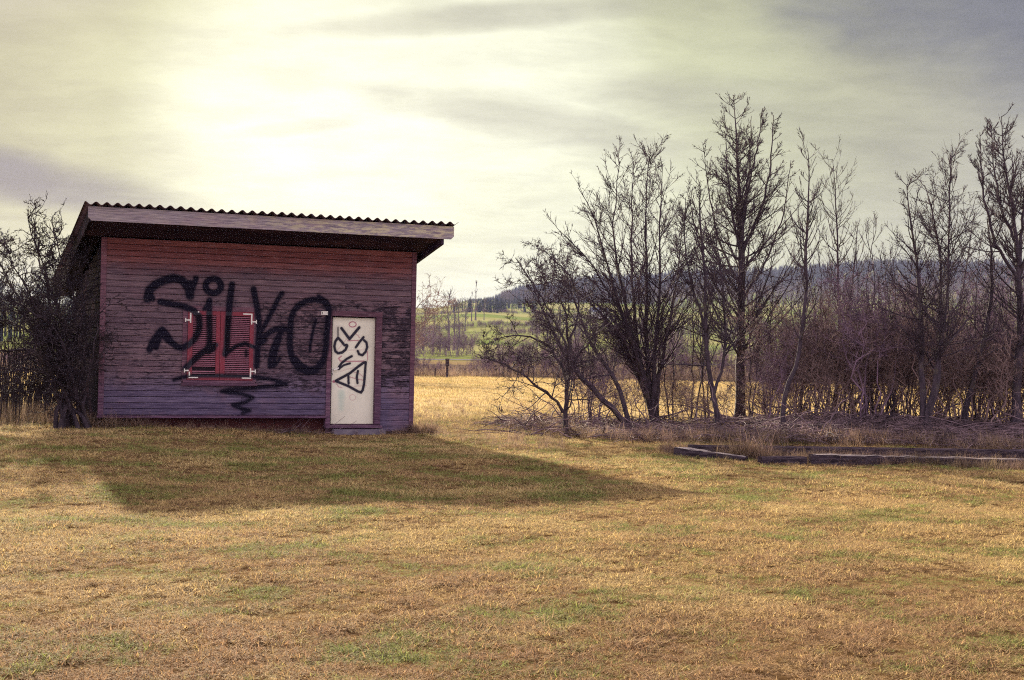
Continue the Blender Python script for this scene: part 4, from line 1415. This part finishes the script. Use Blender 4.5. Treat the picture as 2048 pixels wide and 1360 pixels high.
# ---- small farmhouse glimpsed through the trees
q = plane_pt(1198, 634, 900)
hs = empty('farmhouse', tuple(q), .3)
tag(hs, 'small white farmhouse with a grey-blue roof glimpsed through the trees', 'house')
MB().box(-5.5, 5.5, -3.5, 3.5, -2, 3.2).build('wall', plain('white_render', (.7, .68, .64), (.78, .76, .7), .5, .9, 0), hs)
rf = MB()
rf.add([(-6, -4, 3.2), (6, -4, 3.2), (6, 4, 3.2), (-6, 4, 3.2), (-6, 0, 6.0), (6, 0, 6.0)], [(0, 1, 5, 4), (2, 3, 4, 5), (0, 4, 3), (1, 2, 5), (3, 2, 1, 0)])
rf.build('roof', plain('slate', (.13, .14, .2), (.19, .2, .26), .7, .8, 0), hs)
for x_ in (-3.4, 0, 3.4):
    MB().box(x_ - .6, x_ + .6, -3.56, -3.505, .8, 2.2).build('window', M_BLACK, hs)

# ---- nest box on its post and the stake at the field edge
q = at(894, 755)
nb_ = empty('nest_box_post', tuple(q))
tag(nb_, 'dark wooden nest box on a short post at the far edge of the straw field', 'nest box')
k_ = q[1] / FPX
MB().box(-2 * k_, 2 * k_, -.05, .05, -.1, 23 * k_).build('post', M_TIMBER, nb_)
MB().box(-3.6 * k_, 3.6 * k_, -.12, .10, 23 * k_, 35 * k_).build('box', M_TIMBER, nb_)
rr_ = MB()
rr_.add([(-4 * k_, -.16, 35 * k_), (4 * k_, -.16, 35 * k_), (4 * k_, .13, 36.5 * k_), (-4 * k_, .13, 36.5 * k_), (-4 * k_, -.16, 36.2 * k_), (4 * k_, -.16, 36.2 * k_), (4 * k_, .13, 38 * k_), (-4 * k_, .13, 38 * k_)],
        [(3, 2, 1, 0), (4, 5, 6, 7), (0, 1, 5, 4), (1, 2, 6, 5), (2, 3, 7, 6), (3, 0, 4, 7)])
rr_.build('lid', M_TIMBER, nb_)
q = at(870, 754)
tag(MB().add([(q[0] + sx * .035, q[1] + sy_ * .035, q[2] + z_) for z_ in (-.1, .47) for sx, sy_ in ((-1, -1), (1, -1), (1, 1), (-1, 1))],
             [(3, 2, 1, 0), (4, 5, 6, 7), (0, 1, 5, 4), (1, 2, 6, 5), (2, 3, 7, 6), (3, 0, 4, 7)]).build('stake', M_TIMBER),
    'thin dark stake left of the nest box at the field edge', 'stake')


# ------------------------------------------------------------------ old timbers on the right
def beam(name, label, pa, pb, h, d, za, zb, seed, topmat=None, group=None, ends=.02):
    """squared timber from ground point pa to pb"""
    r = np.random.default_rng(seed)
    pa, pb = np.array(pa, float), np.array(pb, float)
    v = pb - pa
    ln = np.hypot(v[0], v[1])
    root = empty(name, (pa[0], pa[1], 0), math.atan2(v[1], v[0]))
    tag(root, label, 'timber', group)
    m = max(6, int(ln / .12))
    V = []
    for i, x in enumerate(np.linspace(0, ln, m)):
        f_ = i / (m - 1)
        z0 = za + (zb - za) * f_
        jj = r.normal(0, .006, 8)
        c = .02
        V += [(x + jj[0], jj[1], z0), (x, c * 0 + jj[2], z0 + h - c), (x, c + jj[3], z0 + h + jj[4] * .7), (x, d - c, z0 + h + jj[5] * .7), (x, d, z0 + h - c), (x, d, z0)]
    Fq = [(i * 6 + j, (i + 1) * 6 + j, (i + 1) * 6 + (j + 1) % 6, i * 6 + (j + 1) % 6) for i in range(m - 1) for j in range(6)]
    Fq += [tuple(range(5, -1, -1)), tuple((m - 1) * 6 + j for j in range(6))]
    link('body', mesh('body', V, Fq), M_TIMBER, root)
    if topmat:                                          # pale splinters; they also paint the sunlit top edge of the beam
        for s_ in range(3):
            y0 = d * (.05 + .3 * s_)
            n2 = m
            W = []
            for i, x in enumerate(np.linspace(.05 * s_, ln - .04 * s_, n2)):
                z0 = za + (zb - za) * x / ln + h - .004 + r.normal(0, .005)
                yy = y0 + r.normal(0, .006)
                hh2 = .012 * (.25 + abs(math.sin(x * 1.9 + 2 * s_)) * r.uniform(.3, 1))
                W += [(x, yy, z0), (x, yy + d * .27, z0), (x, yy + d * .27, z0 + hh2), (x, yy, z0 + hh2)]
            Fq = [(i * 4 + j, (i + 1) * 4 + j, (i + 1) * 4 + (j + 1) % 4, i * 4 + (j + 1) % 4) for i in range(n2 - 1) for j in range(4)]
            Fq += [(3, 2, 1, 0), tuple((n2 - 1) * 4 + j for j in range(4))]
            link('splinter_lit_edge', mesh('splinter_lit_edge', W, [q_[::-1] for q_ in Fq]), topmat, root)
    return root


TG = 'old squared timbers lying along the verge'
A, B = at(1385, 913), at(2200, 926)
beam('timber_beam', 'long dark squared timber lying at the back against the brambles', A + [0, .35, 0], B + [0, .35, 0], .17, .18, A[2] - .01, B[2] + .0, 1, group=TG)
A, B = at(1622, 928), at(2200, 942)
beam('timber_beam', 'front dark timber with a lit top edge painted pale', A, B, .165, .18, A[2] - .02, B[2] - .02, 2, M_TIMBERTOP, TG)
A, B = at(1524, 928), at(1614, 928)
beam('timber_beam', 'short dark timber end lying lower, left of the pale topped one', A, B, .13, .16, A[2] - .02, B[2] - .02, 3, group=TG)
A, B = at(1347, 912), at(1490, 921)
beam('splintered_plank', 'broken grey plank with split pale edges at the left end of the timbers', A, B, .12, .16, A[2] + .02, B[2] - .06, 4, M_TIMBERTOP, TG)


# ------------------------------------------------------------------ grass and litter
def tuft(blades, h, spread, wdt, lean, seg=3, seed=0):
    r = np.random.default_rng(seed)
    V, Fq, tint = [], [], []
    for _ in range(blades):
        a_ = r.uniform(0, 6.28)
        q = spread * math.sqrt(r.random())
        x, y = q * math.cos(a_), q * math.sin(a_)
        az = r.uniform(0, 6.28)
        ln = h * r.uniform(.45, 1.1)
        le = max(abs(r.normal(lean, .35)), lean * .55)
        wv_ = wdt * r.uniform(.6, 1.2)
        sx_, sy__ = -math.sin(az) * wv_ / 2, math.cos(az) * wv_ / 2
        z = 0
        bnd = r.uniform(.1, .5)
        tv = r.uniform(.55, 1) if r.random() < .42 else r.uniform(0, .22)
        b0 = len(V)
        px_, py_ = x, y
        for k in range(seg + 1):
            w1 = 1 - .75 * k / seg
            V += [(px_ - sx_ * w1, py_ - sy__ * w1, z), (px_ + sx_ * w1, py_ + sy__ * w1, z)]
            tint += [tv, tv]
            th = le + bnd * k
            px_ += math.cos(az) * math.sin(th) * ln / seg
            py_ += math.sin(az) * math.sin(th) * ln / seg
            z += math.cos(th) * ln / seg
            z = max(z, .004)
        Fq += [(b0 + 2 * k, b0 + 2 * k + 1, b0 + 2 * k + 3, b0 + 2 * k + 2) for k in range(seg)]
    me = mesh('tuft', V, Fq)
    put_attr(me, 'tint', tint)
    return me


def scatter(name, label, cat, P, scl, tufts, mat):
    """one object: points carrying rotated, scaled copies of a few tufts"""
    me = bpy.data.meshes.new(name)
    me.vertices.add(len(P))
    me.vertices.foreach_set('co', np.asarray(P, np.float32).ravel())
    put_attr(me, 'scl', scl)
    put_attr(me, 'rot', rng.uniform(0, 6.28, len(P)))
    a_ = me.attributes.new('pick', 'INT', 'POINT')
    a_.data.foreach_set('value', rng.integers(0, len(tufts), len(P)).astype(np.int32))
    o = link(name, me, mat)
    tag(o, label, cat, kind='stuff')
    g = bpy.data.node_groups.new(name + '_scatter', 'GeometryNodeTree')
    g.interface.new_socket('Geometry', in_out='INPUT', socket_type='NodeSocketGeometry')
    g.interface.new_socket('Geometry', in_out='OUTPUT', socket_type='NodeSocketGeometry')
    N_ = g.nodes
    gi, go = N_.new('NodeGroupInput'), N_.new('NodeGroupOutput')
    iop = N_.new('GeometryNodeInstanceOnPoints')
    jn = N_.new('GeometryNodeGeometryToInstance')
    for tm in tufts:
        tm.materials.clear()
        tm.materials.append(mat)
        to = bpy.data.objects.new(name + '_tuft', tm)
        oi = N_.new('GeometryNodeObjectInfo')
        oi.inputs['Object'].default_value = to
        oi.inputs['As Instance'].default_value = False
        gti = N_.new('GeometryNodeGeometryToInstance')
        g.links.new(oi.outputs['Geometry'], gti.inputs[0])
        if tm is tufts[0]:
            jn = N_.new('GeometryNodeJoinGeometry')
        g.links.new(gti.outputs[0], jn.inputs[0])

    def attr(nm, typ):
        a = N_.new('GeometryNodeInputNamedAttribute')
        a.data_type = typ
        a.inputs['Name'].default_value = nm
        return [s for s in a.outputs if s.name == 'Attribute' and s.enabled][0]
    m2p = N_.new('GeometryNodeMeshToPoints')
    g.links.new(gi.outputs[0], m2p.inputs[0])
    g.links.new(m2p.outputs[0], iop.inputs['Points'])
    g.links.new(jn.outputs[0], iop.inputs['Instance'])
    iop.inputs['Pick Instance'].default_value = True
    g.links.new(attr('pick', 'INT'), iop.inputs['Instance Index'])
    cx = N_.new('ShaderNodeCombineXYZ')
    g.links.new(attr('rot', 'FLOAT'), cx.inputs[2])
    g.links.new(cx.outputs[0], iop.inputs['Rotation'])
    g.links.new(attr('scl', 'FLOAT'), iop.inputs['Scale'])
    g.links.new(iop.outputs[0], go.inputs[0])
    md = o.modifiers.new('scatter', 'NODES')
    md.node_group = g
    return o


def fan_points(n_, y0, y1, p=1.0, margin=1.25):
    y = (y0 ** 2 + (y1 ** 2 - y0 ** 2) * rng.random(n_) ** p) ** .5
    x = rng.uniform(-1, 1, n_) * y * .36 * margin + rng.uniform(-.5, .5, n_)
    return x, y


cth, sth = math.cos(STH), math.sin(STH)


def outside_shed(x, y, m=0.0):
    u = (x - SX) * cth + (y - SY) * sth
    v = -(x - SX) * sth + (y - SY) * cth
    return ~((u > -.05 - m) & (u < L + .05 + m) & (v > .12 - m) & (v < DEP + .1 + m))


def vnoise(x, y, s, seed):
    r = np.random.default_rng(seed)
    tot = 0
    for k in range(5):
        a_ = r.uniform(0, 6.28)
        f_ = s * r.uniform(.6, 1.7)
        tot = tot + np.sin((x * math.cos(a_) + y * math.sin(a_)) * f_ + r.uniform(0, 6.28))
    return tot / 5


# lawn in front
x1_, y1_ = fan_points(72000, 4.6, 17, 1.0, 1.65)
x2_, y2_ = fan_points(88000, 16.5, 34, 1.0, 1.6)
x, y = np.r_[x1_, x2_], np.r_[y1_, y2_]
ud = (x - SX) * cth + (y - SY) * sth
vd = -(x - SX) * sth + (y - SY) * cth
keep = outside_shed(x, y) & ~((ud > DO[0] - .05) & (ud < L) & (vd > -.62) & (rng.random(len(x)) < .8))
x, y = x[keep], y[keep]
sc_ = np.where(y < 17, 1.0, 1.25) * rng.uniform(.55, 1.25, len(x)) * (1 + .35 * vnoise(x, y, 2.2, 5)) * (1 + .45 * vnoise(x, y, 9., 9)) * (1 + .35 * vnoise(x, y, 23., 19))
sc_ = np.maximum(sc_, .3)
lawn_t = [tuft(24, .050, .06, .0042, 1.05, 3, s) for s in range(7)] + [tuft(22, .075, .06, .004, 1.2, 3, 51)]
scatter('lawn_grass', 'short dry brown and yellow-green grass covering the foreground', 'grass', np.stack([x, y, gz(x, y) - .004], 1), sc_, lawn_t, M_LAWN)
# meadow behind
x, y = fan_points(66000, 33, 81, .9, 1.35)
keep = outside_shed(x, y)
x, y = x[keep], y[keep]
scatter('meadow_grass', 'straw-yellow stubble grass of the field behind the shed', 'grass', np.stack([x, y, gz(x, y) - .01], 1),
        rng.uniform(.7, 1.3, len(x)) * (1 + .3 * vnoise(x, y, 1.2, 3)), [tuft(20, .10, .20, .010, .95, 2, 60 + s) for s in range(4)], M_MEADOW)

# ---- woods far off: masses of trees nobody can count
def conifer(seed):
    r = np.random.default_rng(seed)
    V, Fq = [], []
    for k in range(13):
        f_ = k / 12
        z = .06 + .92 * f_
        m = int(11 - 6 * f_)
        for i in range(m):
            a_ = i * math.tau / m + r.uniform(0, 1)
            ln = (.20 * (1 - f_) ** .75 + .012) * r.uniform(.55, 1.25)
            c, s_ = math.cos(a_), math.sin(a_)
            b0 = len(V)
            wd_ = ln * .5
            V += [(0, 0, z + .05), (c * ln * .6 - s_ * wd_, s_ * ln * .6 + c * wd_, z - ln * .15), (c * ln, s_ * ln, z - ln * .45), (c * ln * .6 + s_ * wd_, s_ * ln * .6 - c * wd_, z - ln * .15)]
            Fq.append((b0, b0 + 1, b0 + 2, b0 + 3))
    b0 = len(V)
    V += [(-.012, 0, 0), (.012, 0, 0), (0, 0, 1.02), (0, -.012, 0), (0, .012, 0)]
    Fq += [(b0, b0 + 1, b0 + 2), (b0 + 3, b0 + 4, b0 + 2)]
    return mesh('tuft', V, Fq)


def merged(o):
    """one mesh out of a built tree, unit height"""
    Vs, Qs, b = [], [], 0
    for ch in o.children:
        me = ch.data
        v = np.empty(len(me.vertices) * 3, np.float32)
        me.vertices.foreach_get('co', v)
        q = np.empty(len(me.loops), np.int32)
        me.loops.foreach_get('vertex_index', q)
        Vs.append(v.reshape(-1, 3))
        Qs.append(q.reshape(-1, 4) + b)
        b += len(Vs[-1])
    V = np.concatenate(Vs)
    return mesh('tuft', V / V[:, 2].max(), np.concatenate(Qs))


M_CONIF = plain('conifer_needles', (0.024, 0.030, 0.042), (0.05, 0.058, 0.075), 2.5, .9, 0)
M_DECID = plain('bare_wood_twigs', (0.11, 0.085, 0.10), (0.19, 0.15, 0.16), 2.3, .95, 0)


def scatter_px(n_, x0, x1, d0, d1, p=1.0):
    px = rng.uniform(x0, x1, n_)
    d = d0 + (d1 - d0) * rng.random(n_) ** p
    X = (px - 1024) / FPX * d
    return np.stack([X, d, hill_h(X, d) - .5], 1)


# brushwood along the far edge of the field and the hedge under the far trees
brush_ = [merged(s_) for s_ in srcs]
P_, S_ = [], []
for px in np.arange(-60, 2170, 8.5):
    Y = 80.5 + .012 * (px - 900) + abs(rng.normal(0, 2.6))
    X = (px + rng.uniform(-8, 8) - 1024) / FPX * Y
    P_.append((X, Y, float(gz(X, Y)) - .08))
    S_.append((rng.uniform(1.1, 1.9) if px < 1000 else rng.uniform(1.7, 3.2)) * (.62 if abs(px - 895) < 45 else 1))
scatter('brushwood', 'tangled purple-brown brushwood along the far edge of the straw field', 'brushwood', np.array(P_), np.array(S_), brush_, M_SHRUB)
P_, S_ = [], []
for px in np.arange(828, 945, 4.5):
    q = plane_pt(px, 707, rng.uniform(190, 225))
    P_.append((q[0], q[1], float(hill_h(q[0], q[1])) - .1))
    S_.append(rng.uniform(2.6, 5.2))
for dd, p0, p1 in ((430, 1000, 1090), (520, 815, 1100), (820, 825, 1300)):
    for px in np.arange(p0, p1, 1.6):
        yy_ = dd + .25 * (px - 900) + rng.uniform(-3, 3)
        xx_ = (px - 1024) / FPX * yy_
        if rng.random() < .8:
            P_.append((xx_, yy_, float(hill_h(xx_, yy_)) - .3))
            S_.append(rng.uniform(1.2, 3.4))
scatter('hedge', 'dark leafless hedges at the foot of the far bare trees and across the slope', 'hedge', np.array(P_), np.array(S_), [m_.copy() for m_ in brush_], M_SHRUB)

con = [conifer(i) for i in range(4)]
bare_ = [merged(fa), merged(fb)]
P1 = np.concatenate([scatter_px(3400, 1000, 2250, 1850, 2650), scatter_px(160, 940, 1010, 2000, 2600), scatter_px(400, 960, 1300, 1500, 1900)])
scatter('conifer_wood', 'dark blue-green conifer wood along the top of the far ridge', 'wood', P1, rng.uniform(11, 21, len(P1)) * (.35 + .65 * smstep(1024 + FPX * P1[:, 0] / P1[:, 1], 945, 1075)), con, M_CONIF)
P2 = scatter_px(2600, 1000, 2250, 1450, 1950)
scatter('bare_wood', 'mauve leafless wood on the slope below the conifers', 'wood', P2, rng.uniform(10, 17, len(P2)), bare_, M_DECID)
P3 = np.concatenate([scatter_px(110, 905, 1010, 820, 1000), scatter_px(60, 985, 1080, 900, 1300)])
scatter('edge_wood', 'dark strip of wood on the skyline beside the poplars', 'wood', P3, rng.uniform(4, 10, len(P3)), [con[0].copy()] + [m_.copy() for m_ in bare_] * 1 + [bare_[0].copy()], M_CONIF)
P4 = np.concatenate([scatter_px(160, -500, 175, 215, 300)])
scatter('left_wood', 'dark wood beyond the field at the far left', 'wood', P4, rng.uniform(6, 12, len(P4)), [m_.copy() for m_ in bare_], M_CONIF)
P5 = scatter_px(420, 1060, 2250, 330, 640)
scatter('slope_wood', 'leafless wood behind the row of trees at the foot of the hill', 'wood', P5, rng.uniform(5, 10, len(P5)), [m_.copy() for m_ in bare_], M_DECID)

# tall dry grass: along the thicket, round the timbers, beside the shed
pts = []
for _ in range(3100):
    px = rng.uniform(1020, 2450)
    yl = np.interp(px, [1000, 1100, 1250, 1400, 2150], [30.5, 28.3, 26.6, 26.2, 25.6])
    Y = yl + abs(rng.normal(0, 1.9)) + rng.uniform(-.3, .5)
    pts.append(((px - 1024) / FPX * Y, Y, rng.uniform(.22, .55) * (1.3 if Y < yl + .7 else .6)))
for _ in range(1000):                                   # in front of and between the timbers
    px = rng.uniform(1330, 2400)
    Y = np.interp(px, [1300, 1500, 1620, 2150], [24.3, 23.0, 22.6, 21.9]) + rng.normal(0, .22)
    pts.append(((px - 1024) / FPX * Y, Y, rng.uniform(.22, .5)))
for _ in range(40):
    Y = 22.95 + rng.normal(0, .10)
    pts.append(((rng.normal(1510, 22) - 1024) / FPX * Y, Y, rng.uniform(.5, .95)))
for _ in range(420):                                    # rough grass between shed and trees
    px, py = rng.uniform(835, 1130), rng.uniform(800, 900)
    if py > 850 + (px - 830) * .16 + 20: continue
    g_ = at(px, py)
    pts.append((g_[0], g_[1], rng.uniform(.2, .5)))
for _ in range(460):                                    # along the foot of the shed
    u = rng.uniform(-.3, L + .45) if rng.random() < .7 else rng.choice([rng.normal(.35, .3), rng.normal(L + .15, .2), rng.normal(3.4, .4)])
    v = -rng.uniform(.0, .42)
    if xl0 - .1 < u < xr1 + .1 and v > -.42 and rng.random() < .85:
        continue
    pts.append((SX + u * cth - v * sth, SY + u * sth + v * cth, rng.uniform(.12, .36) * (1.8 if u < .8 or u > L - .1 else 1)))
for _ in range(700):                                    # under the left bush and the weeds
    px = rng.uniform(-120, 195)
    Y = rng.normal(26.6, .9)
    pts.append(((px - 1024) / FPX * Y, Y, rng.uniform(.3, .75)))
for _ in range(1700):                                   # weeds in the brushwood at the far edge
    px = rng.uniform(-120, 2160)
    Y = 79 + .012 * (px - 900) + abs(rng.normal(0, 4.5))
    pts.append(((px - 1024) / FPX * Y, Y, rng.uniform(.7, 1.7)))
pts = np.array(pts)
k_ = outside_shed(pts[:, 0], pts[:, 1], -.02)
pts = pts[k_]
scatter('dry_grass', 'tall matted dry grass and dead stalks along the thicket, timbers and shed', 'grass', np.stack([pts[:, 0], pts[:, 1], gz(pts[:, 0], pts[:, 1]) - .01], 1), pts[:, 2],
        [tuft(34, .62, .20, .009, .55, 4, 80 + s) for s in range(4)] + [tuft(26, .8, .16, .008, .25, 4, 90), tuft(34, .45, .3, .010, 1.0, 4, 91)], M_DRY)

# brambles: arching dead canes under the trees
N_ = 6200
px = rng.uniform(1040, 2420, N_)
Yb = np.interp(px, [1000, 1200, 1400, 2150], [30.2, 27.6, 26.6, 26.0]) + np.abs(rng.normal(0, 2.6, N_))
xb = (px - 1024) / FPX * Yb
n_ = 6
a_ = rng.uniform(0, 6.28, N_)
lb = rng.uniform(.4, 1.3, N_)
tq = np.linspace(0, 1, n_)[None]
hb_ = (rng.uniform(.05, .28, N_) * (.65 + .55 * np.sin(xb * 1.9) * np.sin(xb * .83 + Yb * .7)) + .04)[:, None]
Pb = np.stack([xb[:, None] + np.cos(a_)[:, None] * lb[:, None] * tq, Yb[:, None] + np.sin(a_)[:, None] * lb[:, None] * tq,
               gz(xb, Yb)[:, None] + hb_ * (1.9 * tq - 1.6 * tq ** 2) * 1.1], -1) + rng.normal(size=(N_, n_, 3)) * .025
tag(link('undergrowth', mesh('undergrowth', *tubes(Pb, np.full((N_, n_), 1.) * rng.uniform(.004, .008, N_)[:, None], 3)), M_CANE), 'tangle of dead bramble canes under the trees', 'undergrowth', kind='stuff')

# fallen and leaning dead branches among the canes
N_ = 170
px = rng.uniform(1040, 2160, N_)
Yb = rng.uniform(27.2, 33.5, N_)
xb = (px - 1024) / FPX * Yb
a_, lb, el_ = rng.uniform(0, 6.28, N_), rng.uniform(.8, 2.2, N_), rng.uniform(.05, .7, N_)
tq = np.linspace(0, 1, 7)[None]
Pb = np.stack([xb[:, None] + (np.cos(a_) * np.cos(el_) * lb)[:, None] * tq, Yb[:, None] + (np.sin(a_) * np.cos(el_) * lb)[:, None] * tq * .4,
               gz(xb, Yb)[:, None] + .03 + (np.sin(el_) * lb)[:, None] * tq - .25 * (lb[:, None] * tq ** 2) * .4], -1) + rng.normal(size=(N_, 7, 3)) * .03
tag(link('dead_branches', mesh('dead_branches', *tubes(Pb, np.linspace(.016, .004, 7)[None] * rng.uniform(.6, 1.3, N_)[:, None], 4)), M_CANE), 'scatter of fallen and leaning dead branches among the canes', 'branches', kind='stuff')

# tall dead weed stalks left of the shed
N_ = 420
px = rng.uniform(-110, 160, N_)
Yb = rng.normal(28.2, 1.1, N_)
xb = (px - 1024) / FPX * Yb
hb_ = rng.uniform(.7, 1.75, N_)
ln_ = rng.normal(0, .10, (N_, 2))
tq = np.linspace(0, 1, 5)[None]
Pb = np.stack([xb[:, None] + ln_[:, :1] * tq ** 1.5 * hb_[:, None], Yb[:, None] + ln_[:, 1:] * tq * hb_[:, None], gz(xb, Yb)[:, None] + hb_[:, None] * tq], -1) + rng.normal(size=(N_, 5, 3)) * .012
tag(link('weeds', mesh('weeds', *tubes(Pb, np.linspace(.010, .005, 5)[None] * rng.uniform(.7, 1.3, N_)[:, None], 4)), M_BUSHBARK), 'stand of tall dead weed stalks left of the bush', 'weeds', kind='stuff')

# a few dead leaves on the lawn
N_ = 230
yl_ = np.sqrt(rng.uniform(5.5 ** 2, 22 ** 2, N_))
xl_ = rng.uniform(-1, 1, N_) * yl_ * .42
V, Fq = [], []
for x_, y_ in zip(xl_, yl_):
    a_, r_, z_ = rng.uniform(0, 6.28), rng.uniform(.012, .03), float(gz(x_, y_)) + rng.uniform(.02, .045)
    c, s_ = math.cos(a_), math.sin(a_)
    b0 = len(V)
    for lx, ly, lz in ((-1, 0, .3), (-.2, -.55, .0), (1, 0, .35), (.1, .55, .1), (0, 0, -.1)):
        V.append((x_ + r_ * (lx * c - ly * s_), y_ + r_ * (lx * s_ + ly * c), z_ + r_ * lz))
    Fq += [(b0, b0 + 1, b0 + 4), (b0 + 1, b0 + 2, b0 + 4), (b0 + 2, b0 + 3, b0 + 4), (b0 + 3, b0, b0 + 4)]
tag(link('fallen_leaves', mesh('fallen_leaves', V, Fq), plain('dead_leaf', (.10, .04, .025), (.26, .14, .08), 1.5, .9, 0)), 'brown dead leaves scattered on the lawn', 'leaves', kind='stuff')

# heap of cut sticks in front of the plinth
base = SX + 4.0 * cth, SY + 4.0 * sth
N_ = 17
u = rng.normal(3.4, .36, N_)
v = -rng.uniform(.05, .4, N_)
az = rng.normal(.25, .6, N_)
ln_ = rng.uniform(.2, .6, N_)
tq = np.linspace(0, 1, 5)[None]
el_ = np.abs(rng.normal(.15, .3, N_))
lx, ly = u[:, None] + np.cos(az)[:, None] * ln_[:, None] * tq * np.cos(el_)[:, None], v[:, None] + np.sin(az)[:, None] * ln_[:, None] * tq * .3
wx_, wy_ = SX + lx * cth - ly * sth, SY + lx * sth + ly * cth
Pb = np.stack([wx_, wy_, gz(wx_, wy_) + .03 + ln_[:, None] * tq * np.sin(el_)[:, None]], -1) + rng.normal(size=(N_, 5, 3)) * .012
tag(link('debris', mesh('debris', *tubes(Pb, np.linspace(.006, .0025, 5)[None] * np.ones((N_, 1)), 5)), M_CANE), 'small heap of grey cut sticks in front of the shed plinth', 'sticks', kind='stuff')

# ------------------------------------------------------------------ air
HAZE = 0.00006
if HAZE:
    m = bpy.data.materials.new('air')
    m.use_nodes = True
    t = NT(m.node_tree)
    o_ = t.n('ShaderNodeOutputMaterial')
    v_ = t.n('ShaderNodeVolumePrincipled')
    v_.inputs['Color'].default_value = (.60, .64, .97, 1)
    v_.inputs['Density'].default_value = HAZE
    v_.inputs['Anisotropy'].default_value = 0.0
    t.t.links.new(v_.outputs[0], o_.inputs['Volume'])
    hz = MB().box(-9900, 9900, -130, 6100, -14, 196).build('haze', m)
    tag(hz, 'thin pale air over the fields and hills', 'haze', kind='stuff')
